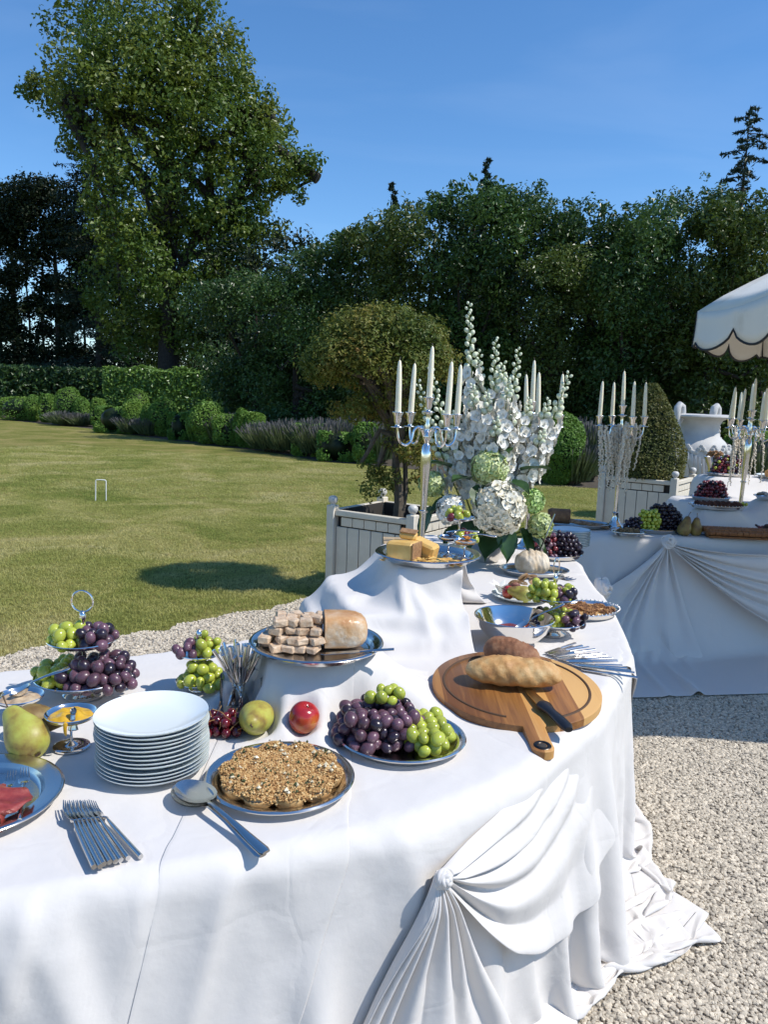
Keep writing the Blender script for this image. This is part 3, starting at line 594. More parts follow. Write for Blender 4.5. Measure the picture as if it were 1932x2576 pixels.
def lavender(x,y,h,w,lab,i):
    r=np.random.default_rng(300+i); t=empty('lavender',lab,'lavender',(x,y,0),group='lavender plants in the bed')
    n=620; a=r.uniform(0,6.28,n); q=np.sqrt(r.random(n)); base=np.stack([np.cos(a)*q*w*.42,np.sin(a)*q*w*.42,np.full(n,h*.12)],-1)
    tip=np.stack([np.cos(a)*q*w*.72+r.normal(0,.05,n),np.sin(a)*q*w*.72+r.normal(0,.05,n),h*r.uniform(.72,1.05,n)*(1-.22*q*q)],-1)
    sd=unit(np.cross(tip-base,r.normal(0,1,(n,3)))); wd=.010+.004*r.random(n)[:,None]
    V=np.empty((n,4,3)); V[:,0]=base-sd*wd*1.6; V[:,1]=base+sd*wd*1.6; V[:,2]=tip+sd*wd*.5; V[:,3]=tip-sd*wd*.5
    link('stems',npmesh('stems',V.reshape(-1,3),np.arange(4*n).reshape(n,4),False),'lavender_leaf',t)['kind']='stuff'
    d=unit(tip-base); V=np.empty((n,4,3)); V[:,0]=tip-d*.03-sd*.009; V[:,1]=tip-d*.03+sd*.009; V[:,2]=tip+d*.09+sd*.006; V[:,3]=tip+d*.09-sd*.006
    link('flower_spikes',npmesh('flower_spikes',V.reshape(-1,3),np.arange(4*n).reshape(n,4),False),'lavender_flower',t)['kind']='stuff'
    m_=900; P=r.normal(0,1,(m_,3)); P=unit(P)*np.array([w*.48,w*.48,h*.36])*r.uniform(.7,1,(m_,1))+[0,0,h*.36]; P[:,2]=np.maximum(P[:,2],.02)
    V,F=cards(P,.09,None,.3,.22,r); link('foliage',npmesh('foliage',V,F,False),'lavender_leaf',t)
    b=B()
    for k in range(26):
        a_=r.uniform(0,6.28); b.tube([(math.cos(a_)*w*.12,math.sin(a_)*w*.12,-.02),(math.cos(a_)*w*.3,math.sin(a_)*w*.3,h*.2),(math.cos(a_)*w*.44,math.sin(a_)*w*.44,h*.42)],[.014,.01,.006],4)
    b.obj('woody_stems','twig',t)
lv=['beside the second ball at the left end','left of the slim second column','right of the first squared bush','before the third front ball','behind the middle mound','right of the largest ball','left end of the wide lavender clump','second in the wide lavender clump','third in the wide lavender clump','right end of the wide lavender clump','back row above the wide lavender, left','back row above the wide lavender, right','left of the dark column by the planter shrub','right of the dark column by the planter shrub','tall, right of the large bush by the flowers','tall and leaning beside the right planter','grey and low at the foot of the large bush','at the right edge behind the candelabras']
for i,(x,y,h,w) in enumerate(LAVENDER): lavender(x,y,h*.92,w*1.25,'grey-green lavender with faded spikes '+lv[i],i)
# soil strip under the bed
mat('soil',(.06,.045,.03),.95,noise=[(.3,(.035,.027,.02)),(.7,(.10,.08,.055))],scale=6,bump=.5,bscale=20)
bed=[(-24,46),(-17.7,36.6),(-12.3,31.8),(-8.2,26.9),(-5.4,23.9),(-3.5,22.2),(-1.5,19.2),(.2,18.6),(2.8,15.2),(5.2,15.2),(9.5,16.6),(16,17),(16,24),(5,25),(-6,30),(-14,40),(-22,50)]
b=B(); b.add([(x,y,-.006) for x,y in bed],[tuple(range(len(bed)))]); tag(b.obj('planting_bed','soil'),'bare soil of the planting bed under the bushes','planting bed',kind='structure')
# short grass: blades near the terrace, thinning out with distance
m,nt,p=newmat('grass_blade'); L_=nt.links.new; g_=nt.nodes.new('ShaderNodeNewGeometry')
def _n(sc_,d_,di=0):
    n_=nt.nodes.new('ShaderNodeTexNoise'); n_.inputs['Scale'].default_value=sc_; n_.inputs['Detail'].default_value=d_; n_.inputs['Roughness'].default_value=.62; n_.inputs['Distortion'].default_value=di; L_(g_.outputs['Position'],n_.inputs['Vector']); return n_.outputs['Fac']
r1_=ramp(nt,[(.33,(.27,.32,.075)),(.46,(.43,.43,.13)),(.57,(.58,.53,.21)),(.72,(.72,.63,.34))]); L_(_n(.8,8,.8),r1_.inputs[0]); r2_=ramp(nt,[(.25,(.6,.6,.6)),(.75,(1.3,1.3,1.3))]); L_(_n(60,2),r2_.inputs[0])
mm_=nt.nodes.new('ShaderNodeMixRGB'); mm_.blend_type='MULTIPLY'; mm_.inputs[0].default_value=1; L_(r1_.outputs[0],mm_.inputs[1]); L_(r2_.outputs[0],mm_.inputs[2]); L_(mm_.outputs[0],p.inputs['Base Color']); p.inputs['Roughness'].default_value=.7; p.inputs['Specular IOR Level'].default_value=.2
tr_=nt.nodes.new('ShaderNodeBsdfTranslucent'); L_(mm_.outputs[0],tr_.inputs[0]); ms_=nt.nodes.new('ShaderNodeMixShader'); ms_.inputs[0].default_value=.35; L_(p.outputs[0],ms_.inputs[1]); L_(tr_.outputs[0],ms_.inputs[2]); L_(ms_.outputs[0],nt.nodes['Material Output'].inputs[0])
def tuft(seed):
    r=random.Random(seed); V=[];F=[]
    for k in range(9):
        x,y=r.uniform(-.035,.035),r.uniform(-.035,.035); a=r.uniform(0,6.28); h=r.uniform(.014,.036); w=.0028; l=r.uniform(.2,1.1)*h; o=len(V)
        ca,sa=math.cos(a),math.sin(a); px,py=-sa*w,ca*w
        V+=[(x-px,y-py,0),(x+px,y+py,0),(x+px*.7+ca*l*.4,y+py*.7+sa*l*.4,h*.65),(x-px*.7+ca*l*.4,y-py*.7+sa*l*.4,h*.65),(x+ca*l,y+sa*l,h)]
        F+=[(o,o+1,o+2,o+3),(o+3,o+2,o+4)]
    me=bpy.data.meshes.new('tuft'); me.from_pydata(V,[],F); me.materials.append(MAT['grass_blade']); return me
tufts=[tuft(i) for i in range(6)]
lf=[(x,y) for x,y in ex if -4.2<x<2.6]
gn_scatter('grass',[lf+[(4.2,11.5),(-5.6,11.5),(-5.6,5.0)]],tufts,1700,.38,.75,.05,8,'short mown grass blades on the near lawn','grass','grass_blade',-.010)
gn_scatter('grass',[[(-5.6,11.5),(4.2,11.5),(4,15),(-1,18.6),(-9,22),(-11,18)],[(-5.6,5.0),(-5.6,11.5),(-11,18),(-11,9)]],tufts,450,.55,1.05,.05,9,'short mown grass blades on the far lawn','grass','grass_blade',-.010)
# ------------------------------------------------------------------ planters, urn, parasol, hoop
mat('planter_paint',(.68,.61,.49),.55,noise=[(.3,(.60,.54,.43)),(.6,(.70,.63,.51)),(.8,(.74,.67,.55))],scale=5,bump=.12,bscale=45)
mat('planter_ball',(.58,.56,.52),.4,bump=.1,bscale=30)
mat('gap_shade',(.04,.035,.03),.9)  # near-black colour painting the shade in gaps and holes
def planter(label,c,rot,s,h):
    t=empty('planter_box',label,'planter',(c[0],c[1],0),(0,0,rot),'white wooden planter boxes')
    w=s; pw=.075
    for i,(px,py) in enumerate(((-1,-1),(1,-1),(1,1),(-1,1))):
        b=B(); b.box(pw,pw,h-.03,(0,0,(h-.03)/2+.03),.006); p=b.obj('post','planter_paint',t,(px*w/2,py*w/2,0))
        q=B(); q.lathe([(0,-.004),(.020,-.002),(.018,.008),(.030,.018),(.039,.038),(.036,.058),(.022,.072),(0,.076)],16); q.obj('finial','planter_ball',p,(0,0,h))
    inner=w-pw
    for k in range(4):
        a=k*math.pi/2; M=RZ(a)
        n=6; pwid=inner/n
        for j in range(n):
            x=-inner/2+pwid*(j+.5)
            b=B(); b.box(pwid-.006,.018,h-.24,(0,0,(h-.24)/2+.07),.003); v=M@Vector((x,-w/2+.006,0)); b.obj('plank','planter_paint',t,v,(0,0,a))
            b=B(); b.box(pwid-.005,.020,.07,(0,0,h-.125),.003); off=pwid*.42 if j<n-1 else 0; v=M@Vector((min(x+off,inner/2-pwid/2),-w/2+.004,0)); 
            if j<n-1: b.obj('block','planter_paint',t,v,(0,0,a))
        b=B(); b.box(inner,.05,.045,(0,-w/2+.003,h-.058),.005,M); b.obj('top_rail','planter_paint',t)
        b=B(); b.box(inner-.004,.008,.055,(0,-w/2-.006,.15),.003,M); b.obj('bottom_rail','planter_paint',t)
        b=B(); b.box(inner,.012,h-.12,(0,-w/2+.030,h/2+.02),.002,M); b.obj('dark_backing','gap_shade',t)  # dark sheet paints the shade behind the plank gaps
    b=B(); b.box(inner-.08,inner-.08,.04,(0,0,h-.17),.01); b.obj('soil','soil',t)
    return t
planter('pale wooden planter box with ball finials holding the clipped shrub beside the lawn',(.10,6.21),-.56,.74,.735)
planter('pale wooden planter box holding the cone bush behind the far table',(2.99,8.72),-.60,.78,.86)
# cloud-pruned shrub in the near planter
t=empty('clipped_shrub','clipped dome shrub with reddish new leaves in the near planter','shrub',(.12,6.23,.55))
r=np.random.default_rng(21); bl=[]
for k in range(80):
    d=unit(r.normal(0,1,3)); d[2]=abs(d[2])*1.0-.25; bl.append((-.19+d[0]*.50,d[1]*.44,1.33+d[2]*.46,r.uniform(.12,.20)))
for k in range(26): bl.append((-.20+r.uniform(-.42,.36),r.uniform(-.3,.3),1.06+r.uniform(-.16,.2),r.uniform(.08,.13)))
for k in range(22): bl.append((-.02+r.uniform(-.24,.26),r.uniform(-.2,.15),.52+r.uniform(-.2,.34),r.uniform(.06,.12)))
for k in range(4): bl.append((-.32+.09*k,-.05,.52-.02*k,.05))
st=[[(0,0,-.12),(-.01,0,.35),(-.06,0,.75),(-.12,0,1.1)],[(0,0,-.1),(.05,.03,.3),(.03,.05,.7),(-.3,.1,1.1)]]
st+=[[(-.03,0,r.uniform(.5,.95)),tuple(np.array(q[:3])*.55+np.array([0,0,.5])),q[:3]] for q in bl[::4]]
limbs('trunk',t,st,.042,'twig',6); crown('crown',t,bl,42000,.030,'leaf_shrub',.45,.55,.55,seed=22)
# cone bush
t=empty('cone_bush','cone-clipped box bush in the far planter behind the candelabra','bush',(2.95,8.7,.68)); r=np.random.default_rng(23); n=16000
z=r.random(n)**1.15; a=r.uniform(0,6.28,n); rad=.40*np.minimum(1,(1.02-z)**.62*1.25)*np.clip((z+.10)/.18,.75,1)*(1+.05*np.sin(3*a+6*z))*r.uniform(.88,1.03,n); P=np.stack([np.cos(a)*rad,np.sin(a)*rad,z*1.12+.06],-1)
V,F=cards(P,.030,np.stack([np.cos(a),np.sin(a),np.full(n,.4)],-1),.5,.6,r); link('foliage',npmesh('foliage',V,F,False),'leaf_cone',t)
b=B(); b.lathe([(.05,-.15),(.05,.05),(.30,.08),(.31,.4),(.22,.8),(.05,1.1),(0,1.12)],12); b.obj('dark_core','leaf_dark',t)  # solid dark core paints shade inside the cone
# urn with swan handles
mat('urn_white',(.54,.52,.49),.65,noise=[(.3,(.46,.44,.41)),(.7,(.58,.565,.54))],scale=4,bump=.15,bscale=25)
t=empty('stone_urn','large white urn with swan-neck handles behind the far table','urn',(4.40,11.0,0),(0,0,.6)); t.scale=(1.13,1.13,1.0)
prof=[(0,0),(.30,0),(.30,.10),(.24,.13),(.17,.20),(.16,.28),(.24,.40),(.34,.62),(.395,.84),(.41,.98),(.395,1.08),(.345,1.16),(.285,1.22),(.262,1.30),(.265,1.38),(.30,1.45),(.345,1.475),(.40,1.485),(.415,1.50),(.41,1.52),(.36,1.535),(.30,1.53),(.25,1.40),(.2,1.2),(0,1.15)]
b=B(); b.lathe(prof,40,wob=lambda a,z:1+(.018*math.cos(18*a) if .3<z<.8 else (.012*math.cos(22*a) if z>1.48 and z<1.525 else 0))); b.obj('body','urn_white',t)
q=B()   # acanthus leaves round the lower body and a swagged garland on the shoulder
for k in range(16):
    a=k*math.pi/8; pr_=[(.20,.34),(.315,.50),(.385,.68),(.415,.82),(.44,.86)]; q.tube([(math.cos(a)*r_,math.sin(a)*r_,z_) for r_,z_ in pr_],[.02,.040,.046,.034,.012],8,flat=.55)
    for j in range(14):
        u=j/13; aa=a+u*math.pi/8; z_=1.10-.09*math.sin(u*math.pi); R_=.40; q.ball(.022+.006*((j*7)%3),(math.cos(aa)*R_,math.sin(aa)*R_,z_),6,4)
q.obj('relief','urn_white',t)['kind']='stuff'
for sg in (-1,1):
    p=[(.40,.62),(.44,.80),(.47,.95),(.46,1.05),(.43,1.15),(.41,1.28),(.415,1.42),(.43,1.54),(.42,1.62),(.385,1.655),(.345,1.63),(.325,1.55),(.325,1.46),(.335,1.40)]
    rd=[.03,.07,.095,.085,.062,.05,.044,.042,.042,.044,.048,.046,.03,.012]
    b=B(); b.tube([(sg*x,0,z) for x,z in p],rd,12); h=b.obj('swan_handle','urn_white',t)
    q=B()   # feather scales up the neck and over the breast
    for i in range(11):
        z=.80+i*.055; k=min(range(len(p)),key=lambda j:abs(p[j][1]-z) if j<8 else 9); R=rd[k]
        for j in range(7):
            a=(j-3)*.42+(i%2)*.21; q.ball(.028*(1.2-.05*i),(sg*(p[k][0]+math.cos(a)*R*.92),math.sin(a)*R*.98,z),6,4,sq=(.5,.8,1.2))
    q.obj('feathers','urn_white',h)['kind']='stuff'
    q=B()   # spread wing on the shoulder
    for j in range(9):
        for side in (-1,1):
            a=side*(.28+.11*j); L=.30-.02*abs(j-4); R0=.41
            pts=[(sg*R0*math.cos(a)*1.0,R0*math.sin(a),1.03-.02*j),(sg*(R0+.03)*math.cos(a*1.05),(R0+.03)*math.sin(a*1.05),.98-.06*j),(sg*.385*math.cos(a*1.1),.385*math.sin(a*1.1),.98-L*.8-.03*j)]
            q.tube(pts,[.03,.034,.008],6,flat=.5)
    q.obj('wing','urn_white',h)['kind']='stuff'
# parasol: eight panels, scalloped valance bound in black
mat('canvas',(.80,.755,.67),.85,noise=[(.2,(.64,.58,.48)),(.42,(.80,.755,.67)),(.8,(.83,.785,.70))],scale=3.2,bump=.1,bscale=120)
mat('black_binding',(.015,.015,.018),.7); mat('pole_wood',(.62,.58,.50),.5,noise=[(.3,(.5,.46,.4)),(.7,(.66,.62,.54))],scale=8)
PX,PY,PR,PZ,PA=3.35,4.50,1.50,2.21,math.radians(157)
t=empty('parasol','white canvas parasol with black-bound scalloped valance at the right edge','parasol',(PX,PY,0))
def rimpt(k,f,z): a=PA+(k)*math.pi/4; return Vector((math.cos(a)*PR*f,math.sin(a)*PR*f,z))
def canopyz(f): return PZ+.72*(1-f)**.86
for k in range(8):
    b=B(); V=[];F=[]; nr,nc=10,8
    for i in range(nr+1):
        f=.03+.97*i/nr
        for j in range(nc+1):
            u=j/nc; p=rimpt(k,f,0).lerp(rimpt(k+1,f,0),u); sag=.055*math.sin(math.pi*u)*f*(1-.35*f); V.append((p.x,p.y,canopyz(f)-sag))
    for i in range(nr):
        for j in range(nc): a=i*(nc+1)+j; F.append((a,a+nc+1,a+nc+2,a+1))
    b.add(V,F); pn=b.obj('panel','canvas',t); so=pn.modifiers.new('thick','SOLIDIFY'); so.thickness=.003
    # valance hanging from the rim, scalloped lower edge
    b=B(); V=[];F=[]; nc=28; edge=[]; rr=random.Random(k)
    for j in range(nc+1):
        u=j/nc; p=rimpt(k,1.0,0).lerp(rimpt(k+1,1.0,0),u); top=PZ-.035*math.sin(math.pi*u)
        d=.22+.075*abs(math.sin(u*math.pi*2))**.7*(-1)+.0
        d=.235-.11*(1-abs(math.sin(u*math.pi*2))**.55) if .06<u<.94 else .235-.02*(1-abs(math.sin(u*math.pi*2)))
        fl=1+.02*math.sin(u*9+k*2); out=Vector((p.x,p.y,0)).normalized()*(.025*math.sin(u*7+k*1.7)+.01)
        for i in range(5): q=i/4; V.append((p.x+out.x*q*q*fl,p.y+out.y*q*q*fl,top-.002-d*q))
        edge.append((p.x+out.x*fl,p.y+out.y*fl,top-.002-d))
    for j in range(nc):
        for i in range(4): a=j*5+i; F.append((a,a+1,a+6,a+5))
    b.add(V,F); va=b.obj('valance','canvas',t); so=va.modifiers.new('thick','SOLIDIFY'); so.thickness=.003
    q=B(); q.tube(edge,.007,6); q.tube([(V[i][0],V[i][1],V[i][2]) for i in range(5)],.005,6); q.tube([(V[nc*5+i][0],V[nc*5+i][1],V[nc*5+i][2]) for i in range(5)],.005,6); q.obj('binding','black_binding',va)
    q=B(); p=rimpt(k,1,PZ-.02); q.tube([(0,0,PZ+.60),(p.x*.5,p.y*.5,(PZ+.60+p.z)/2+.08),(p.x*.985,p.y*.985,p.z-.01)],.008,6); q.tube([(0,0,PZ-.1),(p.x*.5,p.y*.5,(PZ+.60+p.z)/2+.05)],.007,6); q.obj('rib','pole_wood',t)
b=B(); b.tube([(0,0,.05),(0,0,1.5),(0,0,PZ+.74)],.022,12); b.ball(.035,(0,0,PZ+.77)); b.obj('pole','pole_wood',t)
b=B(); b.lathe([(0,0),(.26,0),(.26,.04),(.22,.06),(.05,.08),(.035,.3),(0,.3)],24); b.obj('base','steel_worn',t)
# croquet hoop on the lawn
mat('white_paint',(.8,.8,.78),.4)
b=B(); b.tube([(-.075,0,-.05),(-.073,0,.15),(-.072,0,.285),(-.06,0,.297),(0,0,.300),(.06,0,.297),(.072,0,.285),(.073,0,.15),(.075,0,-.05)],.0075,8); o=b.obj('croquet_hoop','white_paint',None,(-4.10,11.0,0),(0,0.02,.1)); tag(o,'small white wire croquet hoop standing on the open lawn','croquet hoop')
# ------------------------------------------------------------------ tableware helpers
ZT=.7575
def platter_mesh(name,R,ry,depth=.022,rim=.18,bead=False,n=48):
    k=1-rim
    pr=[(0,.002),(R*k*.93,.002),(R*k*.97,.004),(R*k,depth*.6),(R*(k+.025),depth),(R*.96,depth+.004),(R*.985,depth+.004),(R,depth+.001),(R*.99,depth-.002),(R*(k+.03),depth-.004),(R*(k+.004),depth*.4),(R*k*.97,-.0005),(0,-.0005)]
    b=B(); b.lathe(pr,n,sy=ry/R)
    if bead:
        for i in range(n): a=2*math.pi*i/n; b.ball(.0045,(math.cos(a)*R*.985,math.sin(a)*ry*.985,depth+.005),5,4)
    return b.mesh(name,True,50)
def platter(label,x,y,z,R,ry=None,rot=0,mt='steel',name='steel_platter',tilt=(0,0),**kw):
    o=link(name,platter_mesh(name,R,ry or R,**kw),mt,None,(x,y,z),(tilt[0],tilt[1],rot)); return tag(o,label,'platter')
# ---- grapes
mat('grape_green',(.36,.40,.05),.22,sss=.3,noise=[(.3,(.26,.33,.030)),(.5,(.40,.44,.055)),(.75,(.52,.52,.10))],scale=45,rand=.15,coat=.15)
mat('grape_purple',(.07,.018,.03),.34,noise=[(.30,(.045,.012,.022)),(.45,(.085,.022,.035)),(.56,(.15,.085,.115)),(.72,(.27,.21,.26))],scale=55,rand=.35,coat=.1,detail=6)
mat('grape_dark',(.02,.010,.018),.3,noise=[(.35,(.012,.006,.012)),(.55,(.030,.016,.028)),(.75,(.075,.065,.10))],scale=55,rand=.35,coat=.15)
mat('grape_red',(.16,.02,.025),.25,noise=[(.3,(.09,.010,.018)),(.6,(.20,.030,.035)),(.8,(.26,.09,.10))],scale=55,rand=.3,coat=.2)
mat('grape_stem',(.30,.20,.07),.7,noise=[(.3,(.20,.10,.035)),(.7,(.34,.20,.06))],scale=60)
def grape_mesh(m,lo=False):
    b=B(); b.ball(1,(0,0,0),*( (8,6) if lo else (14,10)),sq=(1,1,1.22))
    if not lo: b.lathe([(0,1.10),(.10,1.115),(.11,1.14),(.04,1.19),(0,1.19)],6)
    me=b.mesh('grape'); me.materials.append(MAT[m]); return me
GM={m:grape_mesh(m) for m in ('grape_green','grape_purple','grape_dark','grape_red')}
GL={m:grape_mesh(m,True) for m in ('grape_green','grape_purple','grape_dark','grape_red')}
def pile(n,rad,rx,ry,h,seed,floor=None,dome=True):
    """berries packed into a low dome: jittered close packing, inner ones dropped, then pushed apart"""
    r=np.random.default_rng(seed); d0=rad*2*.94; P=[]
    if n<14:
        P=np.stack([r.normal(0,.4,n)*rx,r.normal(0,.4,n)*ry,r.random(n)*h*.5+rad],-1)
    else:
        a=r.uniform(0,6.28); ca,sa=math.cos(a),math.sin(a); h=max(h,d0); k=0; z=rad
        while z<h+rad*.6:
            f=math.sqrt(max(0,1-((z-rad)/(h+rad*.6))**2)); ex_,ey_=max(rx*f,rad*.9),max(ry*f,rad*.9); m_=int(2*max(rx,ry)/d0)+3
            for u in range(-m_,m_+1):
                for v in range(-m_,m_+1):
                    x=(u+.5*(v%2)+.5*(k%2))*d0; y=v*d0*.87+.29*d0*(k%2); X=ca*x-sa*y; Y=sa*x+ca*y; q=math.hypot(X/ex_,Y/ey_)
                    if q<1 and (q>.45 or z>h-rad*1.6 or f<.6): P.append((X,Y,z))
            z+=d0*.80; k+=1
        P=np.array(P)+r.normal(0,.16*d0,(len(P),3))
    n=len(P)
    for it in range(14):
        D=P[:,None]-P[None]; L=np.linalg.norm(D,axis=-1)+np.eye(n); ov=np.clip(d0-L,0,None)*(1-np.eye(n)); P=P+(D/L[...,None]*ov[...,None]).sum(1)*.25
        P[:,2]=np.maximum(P[:,2],rad)
    return P
def bunch(label,x,y,z,n,mats,rad=.0115,rx=.06,ry=.05,h=.06,seed=1,far=False,group=None,floor=None,split=None,stem=True):
    """one bunch: each near grape its own part; far bunches keep the berries as one part"""
    P=pile(n,rad,rx,ry,h,seed,floor); r=random.Random(seed); t=empty('grape_bunch',label,'grapes',(x,y,z),(0,0,0),group)
    if far:
        for m in set(mats):
            b=B(); g=B(); g.ball(1,(0,0,0),8,6,sq=(1,1,1.12))
            for p in P[[i for i in range(len(P)) if mats[i%len(mats)]==m]]:
                M=TR(*p)@Euler((r.uniform(0,3),r.uniform(0,3),0)).to_matrix().to_4x4()@Matrix.Scale(rad*r.uniform(.88,1.08),4); b.add(g.v,g.f,M)
            o=b.obj('berries',m,t); o['kind']='stuff'
        return t
    for i,p in enumerate(P):
        m=mats[i%len(mats)]; s=rad*r.uniform(.80,1.14); o=link('grape',GM[m],None,t,tuple(p),(r.uniform(-1.2,1.2),r.uniform(-1.2,1.2),r.uniform(0,6)),(s,s,s))
    if stem:
        b=B(); c=P.mean(0); top=P[P[:,2]>np.percentile(P[:,2],45)]
        spine=[c+np.array([-rx*.5,0,h*.05]),c+np.array([0,0,h*.18]),c+np.array([rx*.5,ry*.2,h*.12])]; b.tube([tuple(q) for q in spine],[.0022,.0026,.0018],5)
        for q in top[:14]:
            k=spine[r.randrange(3)]; m_=(k+q)/2+np.array([0,0,.003]); b.tube([tuple(k),tuple(m_),tuple(q+np.array([0,0,rad*.5]))],[.0018,.0014,.0010],4)
        b.obj('stem','grape_stem',t)
    return t
# ---- tiered stands
def tier_stand(label,x,y,R1,z1,R2,z2,ztop,ring,rot=0,foot=.055,mt='chrome',z=ZT,loop=False):
    t=empty('tiered_stand',label,'tiered stand',(x,y,z),(0,0,rot),'two-tier fruit stands')
    def bowl(R,zr,name):
        b=B(); d=R*.26; b.lathe([(0,zr-d),(R*.45,zr-d+.002),(R*.8,zr-d*.55),(R*.97,zr-.004),(R,zr),(R*.99,zr+.0018),(R*.96,zr-.001),(R*.78,zr-d*.55+.003),(R*.44,zr-d+.005),(0,zr-d+.003)],40); return b.obj(name,mt,t)
    bowl(R1,z1,'lower_bowl'); bowl(R2,z2,'upper_bowl')
    b=B(); d=z1-R1*.26; b.lathe([(0,0),(foot,0),(foot,.004),(foot*.9,.008),(foot*.75,.010),(foot*.62,d*.5+.006),(foot*.5,d+.001),(0,d+.001)],32); b.obj('foot',mt,t)
    b=B(); zt=ztop-2*ring-.02; k=z2-R2*.26
    b.lathe([(.004,d),(.004,k-.05),(.0065,k-.045),(.004,k-.038),(.0045,k),(.008,k+.006),(.0045,k+.012),(.0045,zt-.014),(.007,zt-.010),(.010,zt),(.007,zt+.010),(.003,zt+.015),(0,zt+.016)],14); b.obj('stem',mt,t)
    if ring>0:
        b=B(); a=[2*math.pi*i/28 for i in range(29)]
        if loop: b.tube([(math.sin(q)*ring*.35,0,zt+.012+ring-math.cos(q)*ring) for q in a],.0022,6,caps=False)
        else: b.tube([(math.sin(q)*ring,0,zt+.012+ring-math.cos(q)*ring) for q in a],.0024,8,caps=False)
        b.obj('ring_handle',mt,t)
    return t
# ---- cutlery
def fork_parts(t,L,mt='steel',round_handle=True,head=True):
    """fork along +x from tip (0) to handle end (L)"""
    b=B()
    if round_handle: b.tube([(L*.36,0,.006),(L*.45,0,.0050),(L*.7,0,.0045),(L,0,.0045)],[.0026,.0042,.0046,.0048],10)
    else: b.tube([(L*.36,0,.006),(L*.6,0,.005),(L*.9,0,.004),(L,0,.004)],[.003,.0045,.0075,.007],10,flat=.45)
    b.obj('handle',mt,t)
    b=B(); b.tube([(L*.30,0,.004),(L*.33,0,.0075),(L*.37,0,.006)],[.006,.0032,.0028],8,flat=.6)
    b.tube([(L*.17,0,.002),(L*.22,0,.0012),(L*.27,0,.0022),(L*.31,0,.0055)],[.0105,.0115,.0095,.004],10,flat=.16)
    for k in range(4):
        yy=(k-1.5)*.0054; b.tube([(L*.19,yy,.0016),(L*.10,yy,.0028),(.0,yy*.92,.0085)],[.0019,.0017,.0009],6)
    b.obj('head',mt,t)
def spoon_parts(t,L,W,mt='steel'):
    b=B(); BL=L*.36; V=[];F=[];n=20;m_=7
    for s in range(2):
        for i in range(m_+1):
            q=i/m_
            for j in range(n):
                a=2*math.pi*j/n; rr=q; x=BL/2-math.cos(a)*BL/2*rr; y=math.sin(a)*W/2*rr*(1-.10*math.cos(a)); V.append((x,y,.016*(q*q)+(.0 if s==0 else .0015)+.002))
    for s in range(2):
        o=s*(m_+1)*n
        for i in range(m_):
            for j in range(n):
                f=(o+i*n+j,o+i*n+(j+1)%n,o+(i+1)*n+(j+1)%n,o+(i+1)*n+j); F.append(f if s else f[::-1])
    b.add(V,F); b.obj('bowl',mt,t)
    b=B(); b.tube([(BL*.97,0,.017),(BL*1.1,0,.020),(L*.6,0,.016),(L*.85,0,.007),(L*.97,0,.004),(L,0,.004)],[.0055,.0045,.0055,.010,.0115,.008],12,flat=.32); b.obj('handle',mt,t)
def knife_parts(t,L,mt='steel',blade=.55,w=.010):
    b=B(); V=[(0,-w*.2,0),(L*.06,-w,0),(L*blade,-w*.9,0),(L*blade,w*.9,0),(0,w*.7,0)]; b.prism([(x,y) for x,y,_ in V],.0035,.0050); b.obj('blade',mt,t)
    b=B(); b.tube([(L*blade*.97,0,.0045),(L*(blade+.06),0,.0045),(L*.8,0,.0045),(L,0,.0045)],[.004,.0055,.0062,.0058],10,flat=.55); b.obj('handle',mt,t)
def along(p,q,z=ZT):
    """location and heading so that local +x runs from p to q"""
    return (p[0],p[1],z),(0,0,math.atan2(q[1]-p[1],q[0]-p[0])),math.hypot(q[0]-p[0],q[1]-p[1])
ORD=['first','second','third','fourth','fifth','sixth','seventh','eighth','ninth','tenth','eleventh','twelfth']
# ------------------------------------------------------------------ near table, left part
# plates
def plate_mesh(R):
    b=B(); b.lathe([(0,.004),(R*.55,.0042),(R*.70,.0065),(R*.90,.0145),(R*.985,.0205),(R,.0215),(R*1.0,.0200),(R*.985,.0180),(R*.90,.0110),(R*.70,.0025),(R*.56,.0012),(R*.55,-.0008),(R*.50,-.0008),(R*.49,.0012),(0,.0014)],64); me=b.mesh('plate',True,60); me.materials.append(MAT['porcelain']); return me
pm=plate_mesh(.121)
for i in range(13):
    o=link('dinner_plate',pm,None,None,(-.492+random.uniform(-.003,.003),1.600+random.uniform(-.003,.003),ZT+i*.0092),(random.uniform(-.008,.008),random.uniform(-.008,.008),random.random()*6))
    k=12-i; tag(o,('topmost white plate of the tall near stack' if k==0 else f'white plate in the tall near stack, {ORD[k-1]} below its top' if k<12 else 'lowest white plate of the tall near stack'),'plate','white plates in the near stack')
press(XA,-.492,1.60,.13,ZT)
# forks laid in a fan
ends=[(-.479,1.212),(-.468,1.215),(-.465,1.224),(-.458,1.232),(-.449,1.236),(-.442,1.243),(-.432,1.251),(-.412,1.258)]
for i,e in enumerate(ends):
    f=i/7; tip=(-.613+.045*f,1.412+.022*f); lo,ro,L=along(tip,e,ZT+.002+.0012*(7-i)); 
    t=empty('fork',f'steel fork with round handle, {ORD[i]} from the left in the front fan','fork',lo,(random.uniform(-.1,.1)+(-.9 if i==0 else -.5),0,ro[2]),'forks fanned at the front edge'); fork_parts(t,L)
press(XA,-.53,1.32,.12,ZT+.001)
# nested serving spoons
for i,(dz,off) in enumerate(((.0,(-.006,-.002)),(.006,(0,0)))):
    lo,ro,L=along((-.402+off[0],1.497+off[1]),(-.190+off[0],1.279+off[1]),ZT+.001+dz); t=empty('serving_spoon',['lower of the two nested steel serving spoons by the crumble platter','upper of the two nested steel serving spoons by the crumble platter'][i],'spoon',lo,(0,0,ro[2]),'nested serving spoons'); spoon_parts(t,L,.076)
press(XA,-.30,1.39,.11,ZT)
